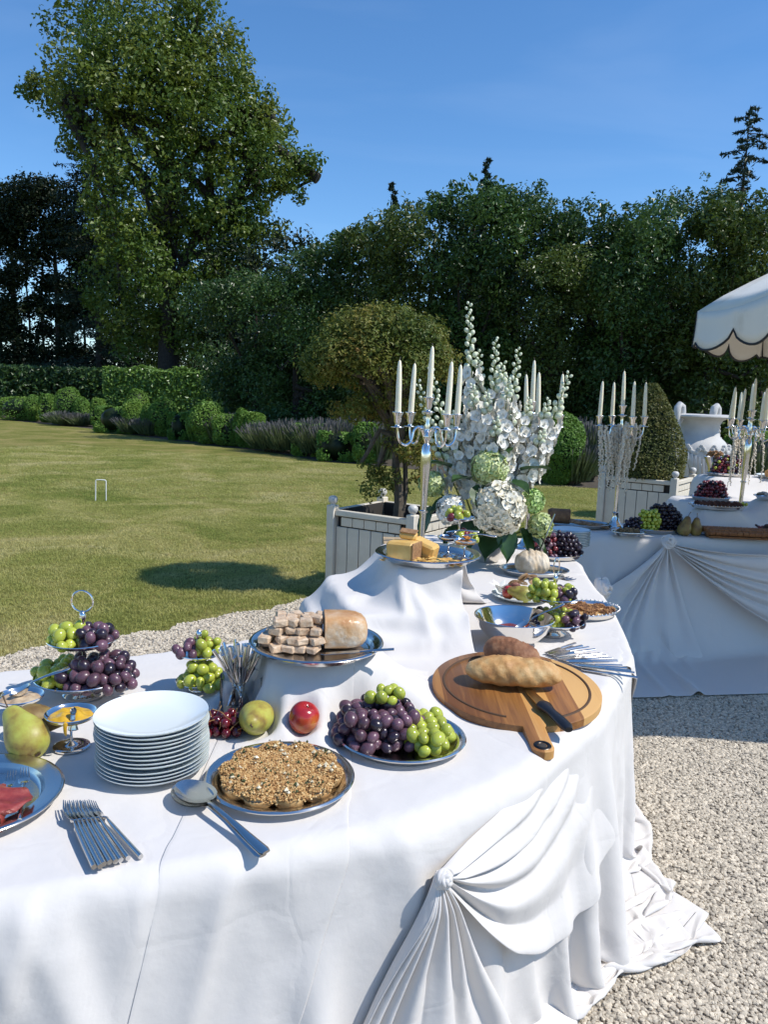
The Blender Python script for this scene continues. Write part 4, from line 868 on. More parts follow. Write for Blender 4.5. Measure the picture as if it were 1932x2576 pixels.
# two-tier stands
tier_stand('large two-tier silver stand of grapes with ring handle behind the mustard cup',-.800,1.998,.127,.058,.094,.160,.298,.029)
tier_stand('small two-tier silver stand of grapes left of the cutlery jar',-.503,2.065,.064,.028,.060,.108,.178,0,foot=.03)
bunch('green grapes on the left of the large stand, upper bowl',-.838,1.980,ZT+.140,17,['grape_green'],.0152,.042,.05,.03,1)
bunch('purple grapes on the right of the large stand, upper bowl',-.760,1.995,ZT+.141,24,['grape_purple','grape_dark'],.0148,.048,.055,.036,2)
bunch('green grapes on the left of the large stand, lower bowl',-.865,2.00,ZT+.036,26,['grape_green'],.0155,.050,.08,.042,3)
bunch('purple grapes heaped over the right of the large stand, lower bowl',-.745,1.980,ZT+.036,72,['grape_purple','grape_purple','grape_dark'],.0152,.098,.085,.055,4)
bunch('green grapes on the upper dish of the small stand',-.485,2.075,ZT+.101,14,['grape_green'],.0138,.035,.035,.05,5)
bunch('purple grapes on the upper dish of the small stand',-.530,2.045,ZT+.101,8,['grape_purple'],.0140,.03,.028,.015,6)
bunch('green grapes on the lower dish of the small stand',-.490,2.035,ZT+.018,25,['grape_green'],.0145,.058,.045,.05,7)
bunch('a few dark grapes at the back of the small stand, lower dish',-.47,2.10,ZT+.02,8,['grape_dark'],.0120,.035,.02,.05,8)
# glass jar of cutlery
m,nt,p=newmat('glass'); p.inputs['Base Color'].default_value=(1,1,1,1); p.inputs['Roughness'].default_value=.02; p.inputs['Transmission Weight'].default_value=1; p.inputs['IOR'].default_value=1.35
b=B(); b.lathe([(0,0),(.050,0),(.0545,.004),(.0555,.02),(.0560,.098),(.0555,.0995),(.0540,.099),(.0530,.02),(.050,.009),(0,.008)],40); o=b.obj('glass_jar','glass',None,(-.357,1.922,ZT)); tag(o,'clear glass jar crammed with steel cutlery','jar'); press(XA,-.357,1.922,.06,ZT)
rj=random.Random(4)
for i in range(28):
    a=i*2.399; q=.040*math.sqrt((i+.5)/28); bx,by=-q*math.cos(a)*.55+rj.uniform(-.008,.008),-q*math.sin(a)*.55+rj.uniform(-.008,.008)
    tx,ty=q*math.cos(a)*1.25,q*math.sin(a)*1.1; L=.176+rj.uniform(-.012,.012)
    d=Vector((tx-bx,ty-by,.125)).normalized(); rot=Vector((1,0,0)).rotation_difference(d).to_euler()
    kind='fork' if i%3 else 'spoon'
    t=empty(kind,'steel %s standing head down in the glass jar'%kind,'cutlery',(-.357+bx,1.922+by,ZT+.011),rot,'cutlery in the glass jar')
    if kind=='fork': fork_parts(t,L,'chrome')
    else: spoon_parts(t,L,.026,'chrome')
# fruit on the cloth
mat('pear_skin',(.38,.36,.07),.45,noise=[(.30,(.20,.12,.035)),(.43,(.36,.30,.055)),(.55,(.42,.42,.075)),(.75,(.50,.50,.12))],scale=16,bump=.06,bscale=120,sss=.08,rand=.1,detail=8)
mat('pear_brown_shaded',(.26,.17,.05),.5,noise=[(.34,(.14,.075,.025)),(.52,(.25,.165,.045)),(.72,(.36,.30,.075))],scale=18,bump=.06,bscale=120,detail=8)  # brown skin, darkened to carry the shade on the far pears
mat('stalk',(.10,.06,.03),.8)
def pear(label,loc,rot,s,m='pear_skin'):
    t=empty('pear',label,'pear',loc,rot,'pears'); 
    pr=[(0,-.046),(.012,-.0475),(.026,-.044),(.038,-.030),(.043,-.010),(.040,.012),(.031,.032),(.0235,.050),(.0195,.064),(.014,.074),(.005,.078),(0,.0765)]
    b=B(); b.lathe([(r_*s,z_*s) for r_,z_ in pr],28,wob=lambda a,z:1+.025*math.sin(2*a+.6)+.018*math.sin(3*a)); o=b.obj('flesh',m,t); sb=o.modifiers.new('s','SUBSURF'); sb.levels=1; sb.render_levels=1
    b=B(); b.tube([(0,0,.074*s),(.002,0,.09*s),(.008*s,0,.106*s)],[.0022,.0017,.0024],6); b.obj('stalk','stalk',t)
    b=B(); b.lathe([(0,-.0455*s),(.005*s,-.047*s),(.007*s,-.0485*s),(.003*s,-.047*s),(0,-.0462*s)],8); b.obj('calyx','stalk',t)
pear('large yellow-green pear lying above the ham platter at left',(-.790,1.640,ZT+.043),(0,-1.0,-.62),1.12)
pear('green-brown pear lying behind the large left pear',(-.815,1.735,ZT+.038),(0,1.50,.12),.98,'pear_brown_shaded')
pear('russet pear lying with its base to the viewer left of the nectarine',(-.296,1.790,ZT+.041),(1.35,0,2.75+1.57*2.0+.4),1.02,'pear_skin')
mat('nectarine_skin',(.35,.02,.02),.22,coat=.3,noise=[(.36,(.24,.010,.018)),(.52,(.42,.022,.022)),(.64,(.55,.12,.03)),(.74,(.70,.36,.06))],scale=9,detail=3,bump=.02,bscale=80)
def nectarine(label,x,y,s=1,z=ZT):
    t=empty('nectarine',label,'nectarine',(x,y,z+.037*s),(.25,.2,.5)); b=B(); n=28; V=[]
    b.lathe([(0,-.036*s),(.012*s,-.0372*s),(.025*s,-.031*s),(.035*s,-.016*s),(.0385*s,.002*s),(.0365*s,.018*s),(.029*s,.030*s),(.017*s,.0365*s),(.008*s,.0355*s),(.003*s,.031*s),(0,.030*s)],n,wob=lambda a,z:1-.035*math.exp(-(a/.18)**2)-.035*math.exp(-((a-2*math.pi)/.18)**2)); o=b.obj('flesh','nectarine_skin',t); q=o.modifiers.new('s','SUBSURF'); q.levels=1; q.render_levels=1
    b=B(); b.tube([(0,0,.029*s),(0,0,.034*s)],.0025*s,6); b.obj('stalk','stalk',t)
def topz(x,y,r=.03):
    return max([ZT]+[float(v[...,2][np.hypot(v[...,0]-x,v[...,1]-y)<r].max()) for v in (XA,XC) if (np.hypot(v[...,0]-x,v[...,1]-y)<r).any()])
nectarine('shiny red nectarine standing alone between pear and grape platter',-.178,1.782,1.0,min(topz(-.178,1.782,.015),ZT+.012))
press(XA,-.178,1.782,.035,ZT+.010)
press(XA,-.296,1.79,.05,ZT)
mat('cherry_skin',(.10,.006,.012),.12,coat=.5,noise=[(.35,(.045,.004,.009)),(.6,(.13,.008,.014)),(.8,(.24,.015,.02))],scale=14,rand=.35)
P=pile(17,.0128,.054,.044,.026,31); rr_=random.Random(31); cm=B(); cm.ball(.0125,(0,0,0),14,10,sq=(1.04,1.0,.95)); cme=cm.mesh('cherry'); cme.materials.append(MAT['cherry_skin'])
for i,p_ in enumerate(P):
    t=empty('cherry','dark red cherry in the small pile beside the plates','cherry',(-.382+p_[0],1.795+p_[1],ZT+p_[2]),(rr_.uniform(-1,1),rr_.uniform(-1,1),rr_.random()*6),'pile of cherries'); link('flesh',cme,None,t)
    if i%2==0: b=B(); b.tube([(0,0,.0105),(.004,.002,.024),(.014,.004,.040)],[.0013,.0009,.0012],5); b.obj('stalk','grape_stem',t)
press(XA,-.382,1.795,.06,ZT)
# mustard cup
def coupe(label,x,y,z,R,h,rot=0,foot=None):
    f=foot or R*.68; t=empty('footed_cup',label,'cup',(x,y,z),(0,0,rot),'small silver footed cups')
    b=B(); d=R*.42; b.lathe([(0,h-d),(R*.35,h-d+.001),(R*.75,h-d*.55),(R*.97,h-.005),(R,h),(R*.985,h+.0015),(R*.95,h-.002),(R*.72,h-d*.55+.002),(0,h-d+.002)],40); b.obj('bowl','chrome',t)
    b=B(); b.lathe([(.004,.010),(.0032,.02),(.003,h*.45),(.0055,h*.5),(.003,h*.55),(.0035,h-d),(0,h-d)],12); b.obj('stem','chrome',t)
    b=B(); b.lathe([(0,0),(f,0),(f*1.0,.003),(f*.86,.0055),(f*.80,.0048),(f*.66,.0065),(f*.60,.0055),(f*.25,.009),(.004,.014),(0,.014)],40); b.obj('foot','chrome',t)
    return t
def filling(name,label,cat,x,y,z,R,m,seed,amp=.006,n=40):
    r=np.random.default_rng(seed); b=B(); ph=r.uniform(0,6,6); V=[];F=[];k=12
    for i in range(k+1):
        q=i/k
        for j in range(n):
            a=2*math.pi*j/n; X=q*R*math.cos(a);Y=q*R*math.sin(a)
            hz=amp*(1-q**3)*(1.0+.55*math.sin(X/R*4+ph[0])*math.sin(Y/R*5+ph[1])+.35*math.sin(X/R*9+ph[2]+Y/R*4)+.25*math.sin(Y/R*13+ph[3]))
            V.append((X,Y,hz if q<1 else -.004))
    for i in range(k):
        for j in range(n): F.append((i*n+j,(i+1)*n+j,(i+1)*n+(j+1)%n,i*n+(j+1)%n))
    b.add(V,F); o=b.obj(name,m,None,(x,y,z)); return tag(o,label,cat)
mat('mustard',(.62,.36,.015),.25,noise=[(.3,(.55,.29,.01)),(.7,(.68,.42,.03))],scale=60,coat=.3)
coupe('footed silver cup of mustard left of the tall plate stack',-.708,1.688,ZT,.058,.082,.2,.041); filling('mustard','yellow mustard smeared over the rim of the left footed cup','mustard',-.708,1.688,ZT+.075,.050,'mustard',3,.009)
b=B(); b.tube([(-.0,-.05,.080),(.003,-.056,.079),(.003,-.059,.07),(.002,-.056,.058),(.001,-.050,.050)],[.006,.005,.004,.0035,.002],8); o=b.obj('mustard_drip','mustard',None,(-.700,1.688,ZT)); tag(o,'mustard dripping down the front of the left footed cup','mustard drip')
lo,ro,L=along((-.702,1.694),(-.690,1.66)); t=empty('mustard_spoon','small spoon tip sticking out of the mustard','spoon',(-.698,1.685,ZT+.092),(0,.9,-1.3)); spoon_parts(t,.05,.014)
press(XA,-.708,1.688,.05,ZT)
# cup with spoon at the left edge
mat('paste',(.45,.33,.20),.5,noise=[(.3,(.35,.22,.12)),(.7,(.55,.44,.30))],scale=40,bump=.3,bscale=90)
coupe('footed silver cup of pale paste at the left edge of the table',-.895,1.83,ZT,.058,.060,.0,.041); filling('paste','pale brown spread in the cup at the left edge','spread',-.895,1.83,ZT+.052,.050,'paste',5)
t=empty('long_spoon','dark steel spoon leaning from the left edge cup toward the grapes','spoon',(-.905,1.815,ZT+.050),(0,-.42,.62)); spoon_parts(t,.15,.028)
# ham platter
mat('ham',(.28,.05,.04),.38,noise=[(.30,(.15,.018,.016)),(.48,(.27,.042,.034)),(.62,(.38,.10,.075)),(.76,(.58,.34,.27))],scale=22,bump=.25,bscale=70,coat=.15,detail=7)
platter('round steel platter of raw ham cut off by the left picture edge',-.800,1.425,ZT,.172,depth=.020,rim=.24); press(XA,-.80,1.425,.17,ZT)
rr_=random.Random(12)
for i in range(9):
    cx,cy=rr_.uniform(-.04,.085),rr_.uniform(-.10,.02); b=B(); V=[];F=[];n=9
    ph=rr_.uniform(0,6); s=rr_.uniform(.035,.05)
    for a in range(n):
        for c in range(n):
            u,v=(a/(n-1)-.5)*2,(c/(n-1)-.5)*2; q=max(0,1-(u*u*.9+v*v*.9)**2); k=math.sqrt(u*u+v*v)+1e-6; lim=min(1,1/k if k>1 else 1)
            V.append((u*lim*s*1.3+.003*math.sin(v*9+ph),v*lim*s+.003*math.sin(u*8+ph),.004+.012*math.sin(u*4.5+ph)*math.cos(v*3+ph)*.7+.010*q+.004*(i%3)))
    for a in range(n-1):
        for c in range(n-1): F.append((a*n+c,(a+1)*n+c,(a+1)*n+c+1,a*n+c+1))
    b.add(V,F); o=b.obj('ham_slice','ham',None,(-.80+cx,1.425+cy,ZT+.006+.005*i*.6),(0,0,rr_.random()*3)); tag(o,'folded slice of red raw ham on the left platter','ham','raw ham slices'); so=o.modifiers.new('t','SOLIDIFY'); so.thickness=.0025
for i,(p,q) in enumerate((((-.755,1.50),(-.700,1.335)),((-.735,1.515),(-.668,1.352)))):
    lo,ro,L=along(p,q,ZT+.026); t=empty('serving_fork',['left serving fork resting on the ham platter','right serving fork resting on the ham platter'][i],'fork',lo,(0,.04,ro[2]),'serving forks on the ham platter'); fork_parts(t,L+.02)
# crumble quiches on the round platter
mat('pastry',(.56,.34,.14),.7,noise=[(.3,(.44,.22,.07)),(.6,(.60,.37,.15)),(.8,(.70,.49,.24))],scale=40,bump=.3,bscale=90)
mat('cream',(.66,.56,.36),.35,noise=[(.3,(.60,.48,.28)),(.7,(.72,.64,.46))],scale=30,coat=.15)
mat('crumb',(.42,.24,.09),.75,noise=[(.30,(.13,.055,.02)),(.42,(.36,.175,.055)),(.54,(.56,.34,.125)),(.68,(.74,.56,.30))],scale=150,bump=.2,bscale=200)
mat('herb',(.06,.07,.02),.8)
platter('round steel platter of crumble-topped tartlets in front of the nectarine',-.203,1.550,ZT,.160,depth=.018,rim=.18); press(XA,-.203,1.55,.16,ZT)
ctr=[(0,0)]+[(.052*math.cos(a),.052*math.sin(a)) for a in np.arange(5)*1.2566+.3]+[(.101*math.cos(a),.101*math.sin(a)) for a in np.arange(10)*.6283]
ctr=[(x+.002,y) for x,y in ctr]
tm=B(); tm.lathe([(0,0),(.024,0),(.028,.004),(.031,.018),(.0315,.021),(.029,.021),(.027,.017),(0,.015)],20); tme=tm.mesh('crust'); tme.materials.append(MAT['pastry'])
fm=B(); fm.lathe([(.0275,.016),(.024,.0215),(.014,.024),(0,.0245)],18,wob=lambda a,z:1+.06*math.sin(3*a)); fme=fm.mesh('filling'); fme.materials.append(MAT['cream'])
tr_=['centre of','inner ring of','outer ring of']
for i,(x,y) in enumerate(ctr):
    t=empty('tartlet','small round tartlet under crumble in the '+tr_[0 if i==0 else 1 if i<6 else 2]+' the front platter','tartlet',(-.203+x,1.55+y,ZT+.0035),(random.uniform(-.06,.06),random.uniform(-.06,.06),i),'crumble tartlets on the front platter'); link('crust',tme,None,t); link('filling',fme,None,t)
def crumbs(label,x,y,z,cl,n,size,m,seed,hump=.010,name='crumble_topping',spread=.023):
    """loose crumbs piled over the given centres"""
    r=np.random.default_rng(seed); c=np.array(cl)[r.integers(0,len(cl),n)]; q=np.sqrt(r.random(n)); a=r.uniform(0,6.28,n)
    P=np.stack([c[:,0]+q*np.cos(a)*spread,c[:,1]+q*np.sin(a)*spread,z+hump*(1-q*q)+r.random(n)*size*1.6],-1)
    base=np.array([[1,0,0],[-1,0,0],[0,1,0],[0,-1,0],[0,0,1],[0,0,-1.]]); fc=np.array([[0,2,4],[2,1,4],[1,3,4],[3,0,4],[2,0,5],[1,2,5],[3,1,5],[0,3,5]])
    V=(base[None]*r.uniform(.55,1.15,(n,6,1))*(size*r.uniform(.45,1.25,(n,1,1)))); ang=r.uniform(0,6.28,n); cs,sn=np.cos(ang)[:,None],np.sin(ang)[:,None]
    Vx=V[...,0]*cs-V[...,1]*sn; Vy=V[...,0]*sn+V[...,1]*cs; V=np.stack([Vx,Vy*.9+V[...,2]*.3,V[...,2]*.9-Vy*.2],-1)+P[:,None]
    o=link(name,npmesh(name,V.reshape(-1,3),(fc[None]+np.arange(n)[:,None,None]*6).reshape(-1,3),False),m,None,(x,y,0)); return tag(o,label,'crumble',kind='stuff')
crumbs('golden crumble scattered over the tartlets on the front platter',-.203,1.55,ZT+.026,ctr,11000,.0034,'crumb',6,.014,spread=.033)
crumbs('loose golden crumble filling the front platter',-.203,1.55,ZT+.019,[(0,0)],9500,.0036,'crumb',16,.020,spread=.124,name='crumble_layer')
crumbs('dark herb flecks in the front crumble',-.203,1.55,ZT+.036,ctr,110,.0042,'herb',7,.008,name='herb_flecks')
crumbs('pale cheese bits in the front crumble',-.203,1.55,ZT+.033,ctr,60,.0062,'cream',8,.008,name='cheese_bits')
# grape platter
platter('oval steel platter heaped with purple and green grapes in front of the board',.060,1.775,ZT,.160,.150,-.3,depth=.018,rim=.15); press(XA,.06,1.775,.16,ZT)
bunch('large purple grape bunch on the left of the oval grape platter',.008,1.785,ZT+.005,82,['grape_purple','grape_purple','grape_dark','grape_purple'],.0150,.108,.100,.072,41)
bunch('green grape bunch on the right of the oval grape platter',.125,1.762,ZT+.005,38,['grape_green'],.0155,.052,.085,.05,42)
bunch('small green grape sprig on top of the purple grapes, oval platter',.022,1.815,ZT+.078,8,['grape_green'],.0150,.030,.022,.02,43,stem=False)
# ------------------------------------------------------------------ terrine on its raised platter
ZR=.9155
platter('raised round steel platter carrying the cut terrine',-.168,1.985,ZR,.180,depth=.020,rim=.17)
mat('terrine',(.55,.39,.25),.6,noise=[(.28,(.38,.22,.13)),(.44,(.53,.37,.235)),(.6,(.61,.46,.32)),(.76,(.70,.58,.45))],scale=70,bump=.25,bscale=110,detail=7,rand=.06)
mat('terrine_crust',(.54,.31,.14),.32,noise=[(.32,(.46,.21,.075)),(.46,(.56,.32,.145)),(.56,(.62,.42,.25)),(.68,(.74,.63,.48))],scale=18,coat=.05,bump=.3,bscale=60,detail=8)
b=B(); V=[];F=[];n=28
prof=[(0,.0),(.0,1.0),(.03,1.0),(.06,.99),(.085,.93),(.102,.80),(.112,.58),(.116,.3),(.117,0)]
def sect(a,s):
    c,d=math.cos(a),math.sin(a); return (math.copysign(abs(c)**.55,c)*.058*s, .045+math.copysign(abs(d)**.6,d)*(.047 if d>0 else .045)*s)
rings=[]
for x,s in prof[1:]:
    rings.append(len(V))
    for j in range(n): yy,zz=sect(2*math.pi*j/n,max(s,.02)); V.append((x,yy,zz if s>.4 else .045+(zz-.045)))
for i in range(len(rings)-1):
    for j in range(n): F.append((rings[i]+j,rings[i+1]+j,rings[i+1]+(j+1)%n,rings[i]+(j+1)%n))
F.append(tuple(rings[-1]+j for j in range(n)))
t=empty('terrine_loaf','uncut browned end of the terrine on the raised platter','terrine',(-.150,2.000,ZR+.004),(0,0,.12))
b.add(V,F); b.obj('crust','terrine_crust',t)
b=B(); b.add([(-.0005,V[j][1]*.985,.045+(V[j][2]-.045)*.985) for j in range(n)],[tuple(range(n))[::-1]]); b.obj('cut_face','terrine',t)
rr_=random.Random(8)
for layer in range(4):
    nx=[5,5,4,4][layer]
    for ix in range(nx):
        for iy in range(3):
            if layer==3 and (ix==0 and iy==0): continue
            if layer==0 and ix==4 and iy!=1: continue
            sx,sy,sz=rr_.uniform(.024,.040),rr_.uniform(.026,.038),rr_.uniform(.018,.0215)
            x=-.172-.032*ix+rr_.uniform(-.009,.009)+(.006 if layer%2 else -.004)-.004*layer*0; y=1.955+.036*iy+rr_.uniform(-.006,.006)-(.014 if layer<2 else 0)
            b=B(); b.box(sx,sy,sz,(0,0,0),.004); b.v=[(p[0]+rr_.uniform(-.0022,.0022),p[1]+rr_.uniform(-.0022,.0022),p[2]+rr_.uniform(-.0014,.0014)) for p in b.v]
            o=b.obj('terrine_piece','terrine',None,(x,y,ZR+.0145+layer*.0212),(rr_.uniform(-.10,.10),rr_.uniform(-.10,.10),.12+rr_.uniform(-.5,.5)),smooth=False); tag(o,'pinkish terrine cube in the %s layer, %s row of the stack'%(['bottom','second','third','top'][layer],['front','middle','back'][iy]),'terrine piece','cut terrine cubes')
lo,ro,L=along((-.150,1.905),(.005,1.900),ZR+.008); t=empty('table_knife','steel knife lying on the front of the terrine platter','knife',lo,(0,-.11,ro[2])); knife_parts(t,.19)
# ------------------------------------------------------------------ cheese platter on the tall riser
ZC=1.0155
platter('high round steel platter of yellow cheese on the tall draped riser',.165,2.735,ZC,.192,depth=.022,rim=.17)
mat('cheese',(.70,.44,.13),.45,sss=.1,noise=[(.3,(.62,.34,.08)),(.7,(.76,.52,.18))],scale=14,bump=.05,bscale=60)
mat('rind',(.30,.16,.07),.85,noise=[(.3,(.20,.10,.045)),(.6,(.34,.19,.085)),(.8,(.42,.27,.14))],scale=50,bump=.5,bscale=90)
def cheese(label,loc,rot,sx,sy,sz,rind):
    t=empty('cheese_block',label,'cheese',loc,rot,'cheese blocks on the high platter'); b=B(); b.box(sx,sy,sz,(0,0,sz/2),.008); b.v=[(x*(1+.05*y/sy),y,z*(1+.04*x/sx)) for x,y,z in b.v]; b.obj('paste','cheese',t,smooth=False)
    b=B()
    if rind=='x': b.box(.005,sy*1.004,sz*1.004,(sx/2+.002,0,sz/2),.002)
    elif rind=='z': b.box(sx*1.004,sy*1.004,.005,(0,0,sz+.002),.002)
    b.v=[(x*(1+.05*y/sy),y,z*(1+.04*x/sx)) for x,y,z in b.v]; b.obj('rind','rind',t,smooth=False)
cheese('large front block of yellow cheese with brown rind at its right',(.072,2.690,ZC+.004),(0,0,-.45),.105,.075,.066,'x')
cheese('tilted cheese wedge behind the front block',(.145,2.735,ZC+.010),(.15,.30,-.55),.095,.055,.060,'')
cheese('rind-topped cheese piece lying on the other two blocks',(.090,2.735,ZC+.072),(.1,.10,-.2),.062,.05,.026,'z')
r=np.random.default_rng(17); n=60; V=[];F=[]
for i in range(n):
    x,y=r.normal(.15,.055),r.normal(2.655,.025); a=r.uniform(0,6.28); l=r.uniform(.008,.020); w=r.uniform(.004,.009); z=ZC+.005+r.random()*.012; c,s=math.cos(a),math.sin(a); o=len(V)
    V+=[(x-c*l-s*w,y-s*l+c*w,z),(x+c*l-s*w,y+s*l+c*w,z+.004),(x+c*l+s*w,y+s*l-c*w,z+r.uniform(0,.006)),(x-c*l+s*w,y-s*l-c*w,z+.003)]; F.append((o,o+1,o+2,o+3))
o=link('cheese_shavings',npmesh('cheese_shavings',V,F,False),'cheese'); tag(o,'loose cheese shavings scattered on the high platter','cheese shavings',kind='stuff'); so=o.modifiers.new('t','SOLIDIFY'); so.thickness=.0012
mat('jam_dark',(.012,.008,.02),.15,coat=.5,bump=.4,bscale=120); mat('jam_orange',(.60,.20,.015),.18,coat=.4,noise=[(.3,(.50,.13,.01)),(.7,(.70,.30,.03))],scale=70,bump=.3,bscale=120)
for i,(x,y,nm,lb,m_) in enumerate(((.243,2.800,'jam','dark berry jam in the cup behind the cheese','jam_dark'),(.296,2.735,'jam','orange jam in the cup right of the berry jam','jam_orange'))):
    coupe(['footed cup of dark berry jam on the cheese platter','footed cup of orange jam on the cheese platter'][i],x,y,ZC+.003,.042,.070,0,.030); filling(nm,lb,'jam',x,y,ZC+.066,.037,m_,20+i,.006)
    t=empty('jam_spoon',['spoon sticking right out of the berry jam','spoon sticking right out of the orange jam'][i],'spoon',(x-.01,y,ZC+.070),(0,-.16,.1-.2*i)); spoon_parts(t,.125,.022)
tier_stand('small two-tier stand of grapes before the white flowers',.300,3.005,.062,.030,.062,.118,.185,0,foot=.03,z=ZC-.002)
bunch('green grapes on the upper dish of the stand before the flowers',.288,2.995,ZC+.106,13,['grape_green','grape_green','grape_green','grape_green','grape_red'],.0148,.045,.04,.03,51)
bunch('green and red grapes on the lower dish of the stand before the flowers',.325,2.985,ZC+.018,20,['grape_green','grape_red'],.0125,.05,.04,.035,52)
# ------------------------------------------------------------------ cutting board with bread
m,nt,p=newmat('board_wood'); L_=nt.links.new; tc=nt.nodes.new('ShaderNodeTexCoord'); sx_=nt.nodes.new('ShaderNodeSeparateXYZ'); L_(tc.outputs['Object'],sx_.inputs[0])
mu=nt.nodes.new('ShaderNodeMath'); mu.operation='MULTIPLY'; mu.inputs[1].default_value=14; L_(sx_.outputs[0],mu.inputs[0]); fl=nt.nodes.new('ShaderNodeMath'); fl.operation='FLOOR'; L_(mu.outputs[0],fl.inputs[0])
wnn=nt.nodes.new('ShaderNodeTexWhiteNoise'); wnn.noise_dimensions='1D'; L_(fl.outputs[0],wnn.inputs['W'])
mp=nt.nodes.new('ShaderNodeMapping'); mp.inputs['Scale'].default_value=(40,2.5,40); L_(tc.outputs['Object'],mp.inputs[0]); ns=nt.nodes.new('ShaderNodeTexNoise'); ns.inputs['Scale'].default_value=1.6; ns.inputs['Detail'].default_value=6; ns.inputs['Distortion'].default_value=.8; L_(mp.outputs[0],ns.inputs['Vector'])
ad=nt.nodes.new('ShaderNodeMath'); ad.operation='MULTIPLY_ADD'; ad.inputs[1].default_value=.75; L_(wnn.outputs[0],ad.inputs[0]); m2=nt.nodes.new('ShaderNodeMath'); m2.operation='MULTIPLY'; m2.inputs[1].default_value=.42; L_(ns.outputs['Fac'],m2.inputs[0]); L_(m2.outputs[0],ad.inputs[2])
rp=ramp(nt,[(.22,(.17,.065,.018)),(.40,(.34,.145,.038)),(.58,(.50,.24,.066)),(.80,(.62,.35,.12))]); L_(ad.outputs[0],rp.inputs[0]); L_(rp.outputs[0],p.inputs['Base Color']); p.inputs['Roughness'].default_value=.42
bm_=nt.nodes.new('ShaderNodeBump'); bm_.inputs['Strength'].default_value=.12; bm_.inputs['Distance'].default_value=.004; L_(ns.outputs['Fac'],bm_.inputs['Height']); L_(bm_.outputs[0],p.inputs['Normal'])
mat('groove_shade',(.09,.045,.018),.6); mat('eyelet',(.06,.055,.05),.35,1.0)  # groove colour is its shade painted dark
BX,BY,BZ=.393,2.100,.766; BT=.075
t=empty('cutting_board','round wooden cutting board with a handle toward the viewer','cutting board',(BX,BY,BZ),(BT,0,.03))
def outline(rx,ry,hw,hl,rr=.02):
    P=[]; a0=math.asin(hw/rx)
    N=60
    for i in range(N+1):
        a=-math.pi/2+a0+(2*math.pi-2*a0)*i/N; P.append((math.cos(a)*rx,math.sin(a)*ry))
    # handle, pointing -y
    y0=-ry; P+=[(-hw,y0-.012),(-hw*.96,y0-hl*.5),(-hw*1.0,y0-hl+.022)]
    for i in range(9): q=math.pi+math.pi*i/8; P.append((math.cos(q)*hw,y0-hl+.022+math.sin(q)*.022*1.0))
    P+=[(hw*.96,y0-hl*.5),(hw,y0-.012)]
    return P
def slab(P,z0,z1,bev):
    b=B(); n=len(P); cx=0;cy=-.03; lev=[(z0,1-bev*4),(z0+bev*.5,1),(z1-bev*.5,1),(z1,1-bev*4)]; V=[];F=[]
    nrm=[]
    for i in range(n):
        x0,y0=P[i-1];x1,y1=P[(i+1)%n]; d=Vector((y1-y0,-(x1-x0),0)).normalized(); nrm.append(d)
    for z,s in lev:
        o=bev if s<1 else 0
        for (x,y),d in zip(P,nrm): V.append((x-d.x*o,y-d.y*o,z))
    for k in range(3):
        for i in range(n): F.append((k*n+i,k*n+(i+1)%n,(k+1)*n+(i+1)%n,(k+1)*n+i))
    F.append(tuple(range(n))[::-1]); F.append(tuple(3*n+i for i in range(n))); return b.add(V,F)
slab(outline(.238,.242,.028,.125),0,.026,.005).obj('board','board_wood',t)
b=B(); b.tube([(math.cos(a)*.205,math.sin(a)*.208,.0255) for a in np.linspace(-1.25,4.4,70)],.0042,6); b.obj('painted_groove','groove_shade',t)  # raised dark ring paints the shade of a cut groove
b=B(); a_=np.linspace(0,2*math.pi,25); b.tube([(math.cos(q)*.0165,-.338+math.sin(q)*.0165,.0262) for q in a_],.0055,8,caps=False,flat=.4); b.obj('eyelet','eyelet',t)
b=B(); b.lathe([(0,.0264),(.010,.0264),(.0105,.0260),(.0105,.02),(0,.02)],16,TR(0,-.338,0)); b.obj('eyelet_shade','gap_shade',t)  # dark disc paints the shade inside the eyelet
def onboard(x,y,z=0): 
    M=TR(BX,BY,BZ)@RZ(.03)@RX(BT); v=M@Vector((x,y,.026+z)); return tuple(v)
mat('crust_light',(.50,.27,.09),.6,noise=[(.30,(.36,.15,.04)),(.5,(.52,.28,.095)),(.68,(.62,.42,.19)),(.8,(.70,.56,.34))],scale=20,bump=.35,bscale=60,detail=8)
mat('crust_dark',(.24,.10,.045),.7,noise=[(.3,(.15,.055,.022)),(.5,(.25,.105,.045)),(.66,(.33,.17,.085)),(.8,(.45,.31,.20))],scale=24,bump=.4,bscale=70,detail=8)
mat('crust_pale',(.56,.46,.33),.8,noise=[(.3,(.40,.28,.16)),(.5,(.58,.48,.35)),(.7,(.68,.61,.50))],scale=16,bump=.5,bscale=50,detail=8)
